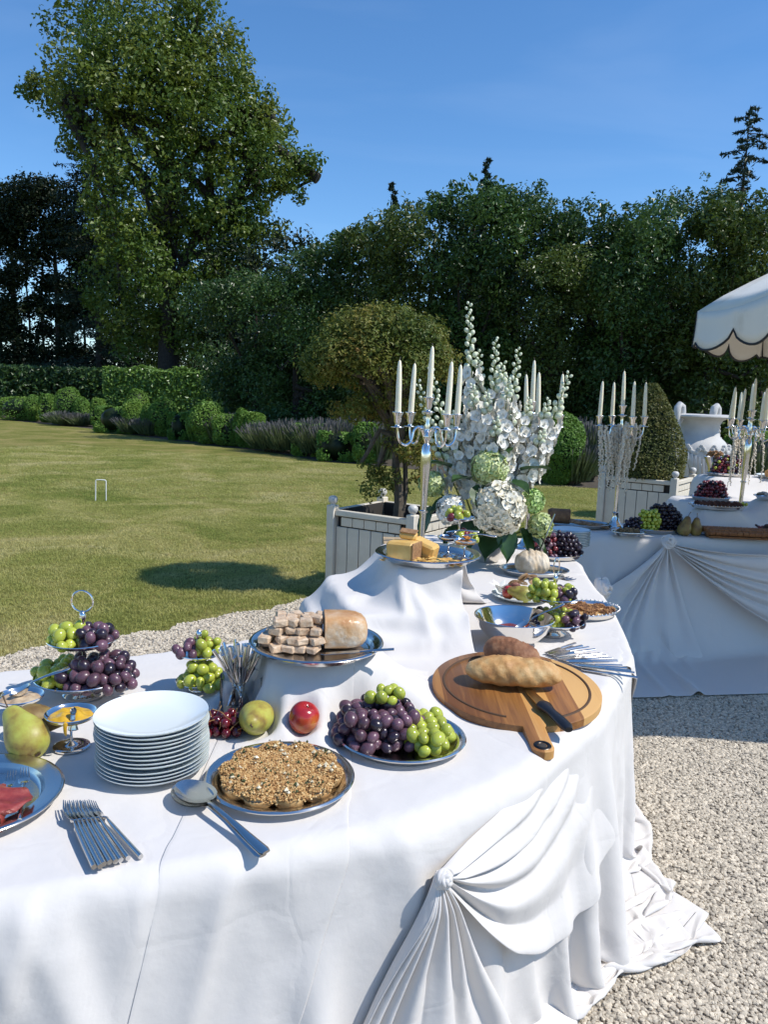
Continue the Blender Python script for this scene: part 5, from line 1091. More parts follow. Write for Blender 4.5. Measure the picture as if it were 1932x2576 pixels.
def loaf(name,label,L,ry,rz,m,loc,rot,slashes,seed,ang=.5,depth=.16,lump=.05):
    r=np.random.default_rng(seed); nu,nv=64,40; V=[];F=[]; ph=r.uniform(0,6,8)
    for i in range(nu+1):
        u=-1+2*i/nu; e=(max(0,1-abs(u)**3.0))**.52
        for j in range(nv):
            a=2*math.pi*j/nv; c,s=math.cos(a),math.sin(a); zz=s*rz*(1 if s>0 else .72)
            k=1+lump*(math.sin(u*7+ph[0])*math.sin(a*2+ph[1])+.5*math.sin(u*13+ph[2]+a*3)+.35*math.sin(u*23+ph[3]-a*5))
            if s>-.1:
                for us in slashes:
                    d=(u-us-ang*c*.5)/.10; w=max(0,s)**.5*(1-min(1,abs(c)*1.02)**4)
                    k+=w*depth*(-math.exp(-d*d*3.2)+.75*math.exp(-(d-1.15)**2*4))
            V.append((u*L/2,c*ry*e*k,zz*e*k))
    for i in range(nu):
        for j in range(nv): F.append((i*nv+j,i*nv+(j+1)%nv,(i+1)*nv+(j+1)%nv,(i+1)*nv+j))
    F=[f[::-1] for f in F]
    b=B(); b.add(V,F); o=b.obj(name,m,None,loc,rot,sharp=None); return tag(o,label,'bread')
loaf('bread_loaf','golden slashed white loaf lying across the cutting board',.275,.052,.046,'crust_light',onboard(-.010,-.005,.036),(BT,0,-.10),[-.55,.0,.52],3,1.2,.085,.07)
loaf('bread_loaf','dark round-ended rye loaf behind the golden loaf on the board',.180,.052,.050,'crust_dark',onboard(.005,.112,.040),(BT,.10,-.62),[.05],4,1.9,.10,.025)
mat('black_plastic',(.012,.012,.014),.35); mat('brass_blade',(.45,.36,.2),.3,1.0)
p0_=Vector(onboard(.015,-.045,.003)); p1_=Vector(onboard(.078,-.292,.012)); d_=(p1_-p0_); 
t=empty('bread_knife','bread knife with black handle sticking out from under the golden loaf','knife',tuple(p0_),Vector((1,0,0)).rotation_difference(d_.normalized()).to_euler())
Lk=d_.length; b=B(); b.prism([(-.03,-.002),(-.03,.018),(Lk*.5,.018),(Lk*.5,-.016)],.004,.0065); b.obj('blade','brass_blade',t)
b=B(); b.tube([(Lk*.42,0,.006),(Lk*.47,0,.007),(Lk*.60,0,.007),(Lk*.78,0,.008),(Lk*.93,-.002,.007),(Lk,-.004,.006)],[.019,.021,.0145,.0165,.0175,.011],14,flat=.62); b.obj('handle','black_plastic',t)
mat('crumb_brown',(.35,.16,.06),.8)
b=B(); b.box(.022,.010,.004,(0,0,.002),.0015); b.v=[(x+random.uniform(-.002,.002),y+random.uniform(-.002,.002),z+random.uniform(-.0005,.002)) for x,y,z in b.v]; o=b.obj('bread_flake','crumb_brown',None,(.415,1.755,ZT-.001),(0,0,-.7)); tag(o,'small brown crust flake on the cloth right of the board handle','bread flake')
# ------------------------------------------------------------------ right part of the near table
b=B(); b.lathe([(0,.012),(.055,.014),(.090,.030),(.116,.058),(.129,.088),(.134,.098),(.139,.0995),(.140,.0975),(.136,.094),(.132,.086),(.119,.054),(.093,.026),(.058,.009),(.050,.004),(.052,.0),(0,0)],56); o=b.obj('steel_bowl','chrome',None,(.465,2.585,ZT)); tag(o,'polished steel bowl of red sauce behind the cutting board','bowl'); press(XA,.465,2.585,.08,ZT)
mat('red_sauce',(.20,.028,.012),.25,coat=.3,noise=[(.3,(.14,.015,.008)),(.7,(.27,.05,.02))],scale=50,bump=.4,bscale=80)
filling('sauce','red-brown chutney in the steel bowl','sauce',.465,2.585,ZT+.040,.098,'red_sauce',31,.010)
t=empty('sauce_spoon','spoon with dark handle leaning out of the steel bowl','spoon',(.475,2.580,ZT+.036),(0,-.52,.25)); spoon_parts(t,.20,.036)
tier_stand('two-tier silver stand of grapes behind the steel bowl',.628,2.712,.116,.056,.080,.140,.290,.032,rot=.3,foot=.05,loop=True); press(XA,.628,2.712,.06,ZT)
bunch('green grapes on the left of the stand behind the bowl, upper dish',.590,2.700,ZT+.124,26,['grape_green'],.0148,.052,.055,.06,61)
bunch('dark grapes on the right of the stand behind the bowl, upper dish',.668,2.715,ZT+.124,20,['grape_dark','grape_purple','grape_green'],.0148,.042,.05,.05,62)
bunch('green grapes at the middle of the stand behind the bowl, lower dish',.620,2.705,ZT+.034,30,['grape_green','grape_green','grape_dark'],.0148,.085,.07,.045,63)
bunch('purple grapes at the right of the stand behind the bowl, lower dish',.692,2.672,ZT+.036,26,['grape_purple','grape_dark'],.0150,.045,.05,.05,64)
for i in range(13):
    a=math.radians(56-5.4*i); s0=(.556+.0070*i,2.475-.0120*i); L=.170
    t=empty('table_knife','silver table knife, %s in the fan right of the cutting board'%(ORD+['last'])[i],'knife',(s0[0],s0[1],ZT+.001+.0014*(i%4)),(random.uniform(-.15,.15),random.uniform(-.02,.0),a-.25),'knives fanned beside the board'); knife_parts(t,L,'silver',.5,.0085)
press(XA,.65,2.42,.12,ZT)
platter('oval silver platter with beaded rim holding dark crumble tart',.822,3.000,ZT,.150,.115,.5,'silver','silver_platter',bead=True,rim=.14); press(XA,.822,3.0,.15,ZT); press(XB,.822,3.0,.15,ZT)
mat('crumb_dark',(.30,.14,.05),.75,noise=[(.30,(.035,.016,.010)),(.45,(.20,.08,.028)),(.6,(.42,.20,.065)),(.8,(.52,.30,.12))],scale=60,bump=.2,bscale=200)
cl=[(.10*math.cos(a)*q,.07*math.sin(a)*q) for a in np.arange(8)*.785 for q in (.35,.95)]
b=B(); b.lathe([(0,0),(.095,0),(.115,.012),(.112,.016),(0,.016)],36,sy=.75); o=b.obj('tart','pastry',None,(.822,3.0,ZT+.004),(0,0,.5)); tag(o,'flat crumble tart on the beaded silver platter','tart')
crumbs('dark and golden crumble on the beaded silver platter tart',.822,3.0,ZT+.018,cl,2600,.0048,'crumb_dark',32,.008)
# plate of dried fruit
o=link('white_plate',plate_mesh(.125),None,None,(.600,3.215,ZT)); tag(o,'white plate of sliced fruit behind the tiered stand','plate')
mat('dried_apple',(.55,.34,.16),.6,noise=[(.3,(.44,.22,.08)),(.7,(.64,.45,.25))],scale=30); mat('fig',(.22,.08,.05),.6,noise=[(.35,(.12,.035,.04)),(.6,(.34,.14,.08)),(.8,(.5,.35,.2))],scale=90); mat('lily_petal',(.80,.78,.70),.5)
rr_=random.Random(14)
for i in range(11):
    b=B(); b.lathe([(.007,0),(.022,.0),(.025,.0015),(.022,.003),(.007,.003)],14,wob=lambda a,z:1+.10*math.sin(3*a)); o=b.obj('apple_slice','dried_apple',None,(.600+rr_.uniform(-.05,.06),3.245+rr_.uniform(-.05,.04),ZT+.022+.007*i),(rr_.uniform(-.8,.8),rr_.uniform(-.8,.8),0)); tag(o,'curled dried apple ring heaped on the fruit plate','apple slice','dried apple rings')
for i,(x,y,z) in enumerate(((.572,3.205,.050),(.615,3.20,.030))):
    b=B(); b.ball(.024,(0,0,0),14,8,sq=(1,.55,1)); o=b.obj('fig_half','fig',None,(x,y,ZT+z),(.3,0,.4*i)); tag(o,['left cut fig half against the apple rings','right cut fig half against the apple rings'][i],'fig','fig halves')
pear('small green pear lying at the front of the fruit plate',(.590,3.115,ZT+.045),(1.35,.0,-1.7),.86)
b=B()
for k in range(6):
    a=k*1.05; b.tube([(0,0,0),(math.cos(a)*.02,math.sin(a)*.02,.03),(math.cos(a)*.05,math.sin(a)*.05,.045)],[.004,.016,.003],8,flat=.15)
o=b.obj('white_bloom','lily_petal',None,(.510,3.225,ZT+.02)); tag(o,'single white blossom at the left of the fruit plate','flower')
nectarine('orange-red nectarine wedge at the left of the fruit plate',.535,3.15,.75,ZT+.012)
# round bread on worn oval platter
platter('worn oval silver platter under the round flour-dusted loaf',.745,3.700,ZT+.004,.175,.125,0,'steel_worn','silver_platter',rim=.16); press(XB,.745,3.70,.18,ZT+.002)
loaf('round_bread','round flour-dusted loaf on the worn oval platter',.168,.082,.068,'crust_pale',(.735,3.695,ZT+.052),(0,0,.3),[-.3,.1,.5],9,.9,.10,.05)
t=empty('standing_knife','thin pale knife stuck upright into the round loaf','knife',(.772,3.715,ZT+.10),(0,-1.22,.25)); knife_parts(t,.21,'steel_worn',.45,.008)
platter('platter under the large dark grape heap beside the round loaf',.945,4.140,ZT,.155,.120,.2,rim=.12,name='steel_platter'); press(XB,.945,4.14,.16,ZT)
bunch('red-purple grapes on the sunny left of the heap behind the round loaf',.885,4.130,ZT+.006,85,['grape_purple','grape_red','grape_dark'],.0138,.085,.070,.13,71,far=True)
bunch('grapes on the right of the heap behind the round loaf, shade put into near-black colour',1.000,4.140,ZT+.006,100,['grape_dark'],.0138,.09,.075,.12,72,far=True)  # near-black berries paint the shade on this side of the heap
bunch('three green grapes at the front left of the dark heap',.835,4.055,ZT+.008,5,['grape_green'],.0125,.02,.015,.02,73)
pm2=plate_mesh(.118)
for i in range(10):
    o=link('dinner_plate',pm2,None,None,(1.100+random.uniform(-.002,.002),4.470+random.uniform(-.002,.002),ZT+i*.0095),(0,0,random.random()*6)); k=9-i
    tag(o,('topmost white plate of the shaded far stack' if k==0 else f'white plate in the shaded far stack, {ORD[k-1]} below its top' if k<9 else 'lowest white plate of the shaded far stack'),'plate','white plates in the far stack')
press(XB,1.10,4.47,.12,ZT)
# forks peeping out behind the tiered stand
for i in range(3):
    lo,ro,L=along((.905+.012*i,3.63-.02*i),(.78+.012*i,3.68-.02*i)); t=empty('fork','fork tip showing behind the tiered stand near the table edge','fork',lo,ro,'forks behind the tiered stand'); fork_parts(t,.18)
# ------------------------------------------------------------------ candelabra
def candelabrum(label,x,y,phi,tilt,who,z=ZT-.002,kx=1.0):
    t=empty('candelabra',label,'candelabra',(x,y,z),(tilt[0],tilt[1],phi),'five-light silver candelabras'); z0=0
    b=B(); b.lathe([(0,0),(.070,0),(.072,.004),(.066,.010),(.055,.014),(.052,.022),(.040,.032),(.030,.050),(.022,.075),(.019,.10),(.022,.108),(.016,.115),(0,.116)],32); b.obj('base','chrome',t)
    b=B(); b.lathe([(.014,.112),(.0135,.20),(.0140,.306),(.021,.310),(.021,.318),(.0145,.322),(.017,.40),(.0235,.52),(.0245,.58),(.020,.62),(.011,.632),(.014,.640),(.021,.655),(.021,.672),(.012,.684),(.009,.70),(.012,.715),(.008,.73),(.010,.765),(.020,.768),(.021,.772),(.009,.776),(0,.776)],20); b.obj('stem','chrome',t)
    cm=B(); cm.lathe([(0,-.004),(.030,-.002),(.031,.001),(.012,.003),(.010,.012),(.016,.024),(.017,.046),(.026,.064),(.027,.068),(.022,.068),(.013,.055),(0,.05)],18); cme=cm.mesh('candle_cup'); cme.materials.append(MAT['chrome'])
    pos=[]
    for k in range(4):
        a=k*math.pi/2; path=[(.015,.664),(.030,.695),(.052,.706),(.072,.690),(.078,.665),(.090,.635),(.118,.622),(.146,.640),(.158,.675),(.160,.703)]
        pts=[]; P=[Vector((p,0,q)) for p,q in path]
        for i in range(len(P)-1):
            p0,p1,p2,p3=P[max(i-1,0)],P[i],P[i+1],P[min(i+2,len(P)-1)]
            for s in range(4): u=s/4; pts.append(.5*((2*p1)+(p2-p0)*u+(2*p0-5*p1+4*p2-p3)*u*u+(3*p1-p0-3*p2+p3)*u**3))
        pts.append(P[-1]); b=B(); b.tube(pts,[.0072-.002*i/len(pts) for i in range(len(pts))],8,RZ(a)); ar=b.obj('arm','chrome',t)
        v=RZ(a)@Vector((.160,0,.703)); link('candle_cup',cme,None,ar,v); pos.append((v.x,v.y,.757))
    link('candle_cup',cme,None,t,(0,0,.776)); pos.append((0,0,.830))
    M=TR(x,y,z)@Euler((tilt[0],tilt[1],phi)).to_matrix().to_4x4(); rr=random.Random(int(x*100))
    nm=['first','second','third','fourth']
    wp=[(M@Vector(p)) for p in pos]; order=sorted(range(4),key=lambda i:wp[i].x/wp[i].y)
    for i,p in enumerate(wp):
        lb=('central ivory candle of '+who) if i==4 else f'ivory candle, {nm[order.index(i)]} from left on outer arms of {who}'
        c=empty('candle',lb,'candle',tuple(p),(tilt[0]+rr.uniform(-.03,.03),tilt[1]+rr.uniform(-.035,.035),0),'ivory taper candles')
        b=B(); h=.243; b.lathe([(0,0),(.0135,0),(.0140,.01),(.0125,h*.55),(.0095,h*.88),(.0065,h*.97),(.0025,h),(0,h)],16); b.obj('wax','wax',c)
        b=B(); b.tube([(0,0,h-.002),(.0008,0,h+.007),(.003*rr.choice((-1,1)),0,h+.014)],.0011,5); b.obj('wick','wick',c)
candelabrum('silver five-light candelabra in front of the white flowers',.180,3.560,.50,(0,.012),'the candelabra before flowers')
candelabrum('silver five-light candelabra half hidden behind the flowers',.835,4.400,.02,(0,-.02),'the candelabra behind flowers')
candelabrum('silver five-light candelabra hung with pale tassels on the far table',1.606,5.275,.14,(0,-.012),'the tasselled candelabra')
candelabrum('silver five-light candelabra farther back at the right edge',3.140,6.750,.15,(0,.02),'the hindmost right candelabra')
candelabrum('leaning silver candelabra nearest the right edge on the far table',2.650,5.690,.05,(0,.03),'the leaning right candelabra')
# pale amaranth tassels
mat('tassel',(.76,.67,.53),.85,noise=[(.3,(.64,.54,.41)),(.7,(.80,.73,.61))],scale=120,bump=.5,bscale=250)
def tassels(label,x,y,phi,specs,seed):
    r=np.random.default_rng(seed); t=empty('amaranth_garland',label,'garland',(x,y,ZT),(0,0,0),'hanging amaranth tassels')
    for (a,rad,z,L) in specs:
        px,py=math.cos(a)*rad,math.sin(a)*rad; b=B(); n=int(L/.009); pts=[];rd=[]
        for i in range(n+1): q=i/n; pts.append((px+.012*math.sin(q*4+a*3)+.004*r.normal(),py+.004*r.normal(),z+.015*math.sin(min(1,q*6)*math.pi)-L*q)); rd.append((.0085+.004*r.random())*(1-.55*q)*(1 if i%2 else .72))
        b.tube(pts,rd,6); b.obj('strand','tassel',t)
    return t
rr_=random.Random(9); sp=[]
for i in range(42):
    a=rr_.uniform(0,6.28); sp.append((a,rr_.uniform(.02,.15),.66+rr_.uniform(-.04,.07),rr_.uniform(.2,.42)))
for a in (3.6,3.75,3.5): sp.append((a,.165,.70,.33))
tassels('pale amaranth tassels hanging from the far-table candelabra',1.606,5.275,0,sp,3)
tassels('pale amaranth tassels hanging behind the leaning right candelabra',2.95,6.35,0,[(rr_.uniform(0,6.28),rr_.uniform(.02,.14),.66+rr_.uniform(-.04,.05),rr_.uniform(.25,.45)) for _ in range(16)],4)
# ------------------------------------------------------------------ flower arrangement
mat('petal_white',(.83,.80,.71),.55,noise=[(.3,(.80,.76,.64)),(.6,(.85,.82,.75))],scale=40); mat('petal_bud',(.62,.66,.47),.5,noise=[(.35,(.50,.57,.32)),(.65,(.72,.73,.60))],scale=60)
mat('petal_cream',(.80,.74,.58),.6,noise=[(.3,(.74,.66,.46)),(.7,(.84,.80,.69))],scale=25); mat('petal_green',(.60,.66,.32),.6,noise=[(.3,(.46,.55,.17)),(.55,(.62,.67,.34)),(.75,(.76,.77,.54))],scale=18); mat('petal_lime',(.40,.55,.16),.6,noise=[(.3,(.26,.44,.09)),(.7,(.52,.63,.28))],scale=22)
mat('flower_stem',(.12,.17,.035),.55); leafmat('leaf_hydrangea',[(.3,(.020,.052,.016)),(.55,(.035,.085,.024)),(.75,(.06,.12,.035))],8,.2,.35,.5)
def petal(b,M,L,W,cup=.3,n=4):
    V=[];F=[]
    for i in range(n+1):
        q=i/n; w=W*math.sin(math.pi*(.12+.80*q))**.8
        for j in (-1,0,1): V.append((q*L,j*w/2,cup*L*q*q+.10*W*abs(j)+(.06*L*math.sin(q*5+j))))
    for i in range(n):
        for j in range(2): a=i*3+j; F.append((a,a+3,a+4,a+1))
    b.add(V,F,M)
def floret(R,seed,npet=5,cup=.35):
    r=random.Random(seed); b=B()
    for k in range(npet): petal(b,RZ(k*2*math.pi/npet+r.uniform(-.15,.15))@RY(-r.uniform(.0,.38)),R*r.uniform(.85,1.15),R*1.2,cup*r.uniform(.2,1))
    for k in range(3): petal(b,RZ(k*2.1+r.uniform(0,1))@RY(-r.uniform(.8,1.1)),R*.55,R*.55,.2)
    return b
fls=[]
for s in range(4):
    me=floret(.034,s,5,.22).mesh('flower'); me.materials.append(MAT['petal_white']); fls.append(me)
bb=B(); bb.lathe([(0,-.014),(.007,-.012),(.0115,-.002),(.0105,.007),(.005,.013),(0,.015)],10); bud=bb.mesh('bud'); bud.materials.append(MAT['petal_bud'])
VX,VY,VZ=.560,3.980,.86
stalks=[((.388,3.95,2.062),'tallest white delphinium spire'),((.535,3.97,1.895),'white delphinium spire right of the tallest one'),((.645,3.93,1.845),'white delphinium spire with buds at the upper right'),((.455,3.98,1.83),'white delphinium spire just behind the tallest one'),((.205,3.88,1.745),'short bud-tipped delphinium leaning left behind the candles'),((.150,3.90,1.665),'lowest bud-tipped delphinium leaning left'),((.905,3.93,1.735),'white delphinium leaning far right past the rear candelabra'),((.585,3.80,1.70),'broad white delphinium at the front middle'),((.490,3.82,1.62),'white delphinium at the front left'),((.720,3.95,1.60),'white delphinium at the middle right'),((.330,3.90,1.52),'short white delphinium low on the left'),((.78,3.86,1.45),'short white delphinium low on the right'),((.585,4.02,1.78),'white delphinium at the back of the bunch'),((.62,3.84,1.55),'full white delphinium before the rear candelabra'),((.42,3.86,1.66),'full white delphinium right of the front candelabra'),((.81,3.92,1.60),'white delphinium below the far-leaning one'),((.535,3.78,1.50),'white delphinium just above the lime hydrangea')]
for i,(tip,lb) in enumerate(stalks):
    r=np.random.default_rng(400+i); base=np.array([VX+(tip[0]-VX)*.12,VY+(tip[1]-VY)*.3,VZ]); tip=np.array(tip); t=empty('delphinium',lb+' in the bouquet','delphinium',tuple(base),(0,0,0),'white delphiniums in the bouquet')
    D=tip-base; L=np.linalg.norm(D); bow=np.array([D[0]*.12,0,.05*L])
    def at_(q): return D*q+bow*math.sin(q*math.pi)
    b=B(); b.tube([tuple(at_(q)) for q in np.linspace(0,1,10)],[.0055-.004*q for q in np.linspace(0,1,10)],6); b.obj('stem','flower_stem',t)
    u=unit(D); e1=unit(np.cross(u,[0,1,.1])); e2=np.cross(u,e1)
    budfrom=.70 if i in (0,1,2,3,6) else (.45 if i in (4,5) else .86)
    start=.30 if i!=6 else .35
    nfl=int((budfrom-start)*L/.0122)
    for k in range(nfl):
        q=start+(budfrom-start)*(k+.5)/nfl; a=k*2.4+r.uniform(-.4,.4); rad=.036*(1.15-.5*q)+.006; o=e1*math.cos(a)+e2*math.sin(a); p=at_(q)+o*rad
        rot=Vector((0,0,1)).rotation_difference(Vector(o+u*.25)).to_euler(); s=r.uniform(.85,1.2)*(1.15-.35*q); link('flower',fls[k%4],None,t,tuple(p),rot,(s,s,s))
    nb=int((1-budfrom)*L/.017)+3; bb_=B()
    for k in range(nb):
        q=budfrom+(1-budfrom)*k/max(1,nb-1); a=k*2.4; o=e1*math.cos(a)+e2*math.sin(a); rad=.032*(1.25-q)+.004; p=at_(q)+o*rad+u*.012; s=(1.35-.75*(q-budfrom)/(1-budfrom+1e-6))*r.uniform(.9,1.1)
        rot=Vector((0,0,1)).rotation_difference(Vector(o*.7+u)).to_euler(); link('bud',bud,None,t,tuple(p),rot,(s,s,s)); bb_.tube([tuple(at_(q)),tuple(p-o*.004)],.0012,4)
    bb_.obj('bud_stalks','flower_stem',t)
def hydrangea(label,c,R,m,n,seed,fr=.017,rough=1.0):
    r=np.random.default_rng(seed); t=empty('hydrangea',label,'hydrangea',c,(0,0,0),'hydrangea heads in the bouquet'); b=B()
    fl=[floret(fr,seed*7+k,4,.12) for k in range(5)]
    for k in range(n):
        z=1-2*(k+.5)/n; a=k*2.39996; q=math.sqrt(1-z*z); d=Vector((q*math.cos(a),q*math.sin(a),z)); rad=R*(1+r.uniform(-.10,.06)*rough)
        M=TR(*(d*rad))@Vector((0,0,1)).rotation_difference(d+Vector(r.normal(0,.25,3))).to_matrix().to_4x4()@RZ(r.uniform(0,3)); f=fl[k%5]; b.add(f.v,f.f,M)
    o=b.obj('florets',m,t,sharp=None); o['kind']='stuff'
    b=B(); b.ball(R*.86,(0,0,0),14,10); b.obj('core',m,t)
    st=Vector((VX,VY,VZ))-Vector(c); b=B(); b.tube([tuple(st.normalized()*R*.8),tuple(st)],.006,6); b.obj('stem','flower_stem',t)
hydrangea('large cream hydrangea head at the front of the bouquet',(.560,3.72,1.075),.118,'petal_cream',170,1,.030)
hydrangea('pale lime hydrangea head above the cream one',(.515,3.80,1.262),.086,'petal_green',130,2,.017)
hydrangea('lime hydrangea head at the left behind the candelabra stem',(.235,3.88,1.165),.060,'petal_green',95,3,.016)
hydrangea('fresh green hydrangea right of the cream head',(.735,3.80,1.105),.056,'petal_lime',70,4,.018)
hydrangea('low green-white hydrangea at the right of the bouquet',(.785,3.80,.985),.054,'petal_green',85,5,.018)
hydrangea('lime hydrangea deep in the upper bouquet',(.690,4.00,1.45),.060,'petal_green',90,6,.016)
hydrangea('white hydrangea behind the small grape stand',(.330,3.76,1.055),.066,'petal_white',80,7,.020)
def big_leaf(label,base,dirv,L,W,i,droop=.35):
    d=Vector(dirv).normalized(); s=d.cross(Vector((0,0,1))); s=s.normalized() if s.length>.01 else Vector((1,0,0)); u=s.cross(d); b=B(); V=[];F=[];n=12
    for k in range(n+1):
        q=k/n; w=W*.5*math.sin(math.pi*min(1,q*.97+.03)**.8)*(1+.07*(k%2)); c=d*(q*L)+u*(-droop*L*q*q)+Vector((0,0,0))
        for j in (-1,-.5,0,.5,1): V.append(c+s*j*w+u*(.18*W*abs(j)))
    for k in range(n):
        for j in range(4): a=k*5+j; F.append((a,a+5,a+6,a+1))
    b.add(V,F); o=b.obj('hydrangea_leaf','leaf_hydrangea',None,base,sharp=None); tag(o,label,'leaf','large leaves in the bouquet')
lv=[((.60,3.78,.97),(.15,-.5,-.75),.17,.11,'drooping serrated leaf below the cream hydrangea'),((.68,3.80,.96),(.5,-.35,-.7),.17,.11,'drooping serrated leaf right of the bowl'),((.45,3.78,1.00),(-.2,-.6,-.55),.16,.12,'broad leaf hanging over the front of the bowl'),((.36,3.82,1.10),(-.7,-.4,-.1),.16,.11,'dark leaf left below the white hydrangea'),((.25,3.85,1.05),(-.5,-.3,-.8),.2,.10,'long dark leaf hanging behind the candelabra stem'),((.42,3.80,1.20),(-.5,-.6,.25),.15,.10,'upright dark leaf left of the lime head'),((.47,3.76,1.17),(-.1,-.7,-.35),.15,.10,'dark leaf under the lime head'),((.62,3.76,1.20),(.4,-.7,.0),.14,.09,'dark leaf between lime and cream heads'),((.68,3.86,1.25),(.6,-.3,.3),.15,.09,'dark leaf at the right of the lime head'),((.33,3.88,1.25),(-.6,-.2,.3),.15,.10,'dark leaf at the left edge of the bouquet'),((.50,3.85,1.02),(-.5,-.6,-.2),.15,.11,'dark leaf behind the jam cups'),((.56,3.80,.92),(-.4,-.7,-.4),.15,.12,'leaf spread over the bowl rim'),((.40,3.86,.95),(-.6,-.5,-.3),.15,.11,'dark leaf low on the left of the bowl'),((.72,3.85,.93),(.7,-.4,-.3),.14,.10,'leaf tucked beside the low hydrangea'),((.58,3.85,1.35),(.1,-.8,.2),.13,.08,'small dark leaf above the lime head')]
for i,(bs,dv,L,W,lb) in enumerate(lv): big_leaf(lb,bs,dv,L,W,i)
b=B(); b.lathe([(0,0),(.06,0),(.062,.006),(.085,.03),(.115,.07),(.128,.11),(.131,.125),(.128,.126),(.112,.07),(.08,.03),(0,.02)],40); o=b.obj('flower_bowl','silver',None,(.555,4.000,ZT)); tag(o,'silver bowl holding the bouquet of white flowers','bowl'); press(XB,.555,4.0,.08,ZT)
# ------------------------------------------------------------------ far table
ZF=ZT
platter('long pale platter of sliced brown loaf at the end of the far table',1.330,5.260,ZF+.005,.235,.150,-.05,'steel_worn','steel_platter',rim=.13); press(XD,1.33,5.26,.24,ZF+.003)
mat('loaf_brown',(.22,.10,.04),.7,noise=[(.3,(.13,.05,.02)),(.6,(.25,.12,.05)),(.8,(.34,.19,.09))],scale=30,bump=.3,bscale=60); mat('loaf_cut',(.30,.15,.07),.75,noise=[(.35,(.14,.06,.03)),(.5,(.32,.17,.08)),(.75,(.42,.26,.14))],scale=70,bump=.2,bscale=90)
t=empty('brown_loaf','cut brown loaf at the back of the pale platter','bread',(1.245,5.30,ZF+.012),(0,0,-.2)); b=B(); b.tube([(-.10,0,.05),(-.08,0,.052),(.05,0,.052)],[.045,.055,.055],16,flat=.95); b.obj('crust','loaf_brown',t); b=B(); b.tube([(.051,0,.052),(.053,0,.052)],.050,16,flat=.95); b.obj('cut_face','loaf_cut',t)
for i in range(3):
    b=B(); b.box(.11,.10,.018,(0,0,0),.006); o=b.obj('bread_slice','loaf_cut',None,(1.335+.075*i,5.245-.015*i,ZF+.034-.007*i),(.0,.16,-.2+.1*i),smooth=False); tag(o,f'slice of brown loaf on the pale platter, {ORD[i]} from the loaf','bread slice','brown loaf slices')
platter('steel platter of dark and green grapes on the far table',1.850,5.170,ZF,.205,.12,.0,rim=.10,name='steel_platter'); press(XD,1.85,5.17,.21,ZF)
bunch('near-black grapes heaped on the far table platter',1.900,5.190,ZF+.006,170,['grape_dark'],.0145,.14,.075,.17,81,far=True)
bunch('dull green grapes at the left of the far dark heap',1.790,5.130,ZF+.010,62,['grape_green'],.0150,.075,.05,.14,82,far=True)
bunch('dark grapes at the low left end of the far platter',1.690,5.130,ZF+.006,40,['grape_dark'],.0140,.06,.05,.07,83,far=True)
platter('small plate of nutty crumble at the front edge of the far table',1.610,4.985,ZF,.115,.085,.0,rim=.12,name='small_platter'); press(XD,1.61,4.985,.12,ZF)
mat('crumb_nut',(.30,.19,.09),.8,noise=[(.3,(.10,.06,.03)),(.5,(.30,.18,.08)),(.75,(.48,.34,.18))],scale=60,bump=.2,bscale=200)
cl=[(.065*math.cos(a)*q,.045*math.sin(a)*q) for a in np.arange(8)*.785 for q in (.2,.9)]; crumbs('nutty brown crumble on the small far plate',1.61,4.985,ZF+.008,cl,1500,.0058,'crumb_nut',33,.028)
pear('left of two pears on the far table edge, shade put into brown skin',(2.005,5.055,ZF+.046),(.0,.25,.3),1.08,'pear_brown_shaded'); pear('right of two pears on the far table edge, shade put into brown skin',(2.085,5.070,ZF+.044),(.0,-.15,1.3),1.0,'pear_brown_shaded')  # brown skin colour stands in for the shade on these pears
for i in range(4):
    lo,ro,L=along((2.06+.02*i,5.20-.01*i),(2.20+.012*i,4.985+.006*i),ZF+.002+.003*i); t=empty('fork','round-handled fork lying between the far pears and the breadstick tray','fork',lo,ro,'forks by the far pears'); fork_parts(t,.21)
mat('breadstick',(.26,.105,.030),.65,noise=[(.3,(.17,.06,.016)),(.6,(.28,.115,.034)),(.8,(.38,.18,.06))],scale=40,bump=.3,bscale=80)
t=empty('wicker_tray','ribbed brown wicker tray along the edge of the far table','tray',(2.13,4.985,ZF),(0,0,-.07))
for row in range(7):
    b=B(); n=64; L=.62; y=row*.030
    pts=[(L*i/n,y+.004*math.sin(i*1.7+row),.012+.030*math.sin(min(1,row/6)*math.pi)*.6+.02) for i in range(n+1)]; b.tube(pts,[.016+.0045*math.sin(i*math.pi/1.0+row*1.3+ (i%2)*2.2) for i in range(n+1)],7); b.obj('wicker_strand','breadstick',t)
b=B(); b.box(.60,.19,.014,(.31,.09,.007),.004); b.obj('tray_base','breadstick',t); press(XD,2.43,5.06,.33,ZF,.14)
ZF1=.902
platter('beaded silver platter of dark crumble on the low far riser',2.370,5.420,ZF1,.205,.135,-.03,'silver','silver_platter',bead=True,rim=.12); 
cl=[(x*.045,y*.035) for x in range(-3,4) for y in (-1,0,1)]; mat('crumb_choc',(.10,.035,.02),.7,noise=[(.3,(.045,.014,.009)),(.6,(.12,.042,.022)),(.8,(.22,.09,.05))],scale=60)
crumbs('dark red-brown crumble on the raised far platter',2.37,5.42,ZF1+.010,cl,2400,.0085,'crumb_choc',34,.022)
bunch('single green sprig at the right of the raised crumble',2.545,5.40,ZF1+.012,4,['grape_green'],.0130,.02,.02,.03,84,far=True)
bunch('red grapes on the cloth right below the raised crumble',2.660,5.300,ZF,22,['grape_red','grape_dark'],.0120,.06,.05,.04,85,far=True)
platter('flat platter of bright red grapes on the middle far step',2.640,6.180,.875,.17,.12,.1,rim=.12,name='steel_platter')
bunch('bright red grapes on the middle far step',2.640,6.180,.882,120,['grape_red','grape_red','grape_dark'],.0150,.13,.075,.13,86,far=True)
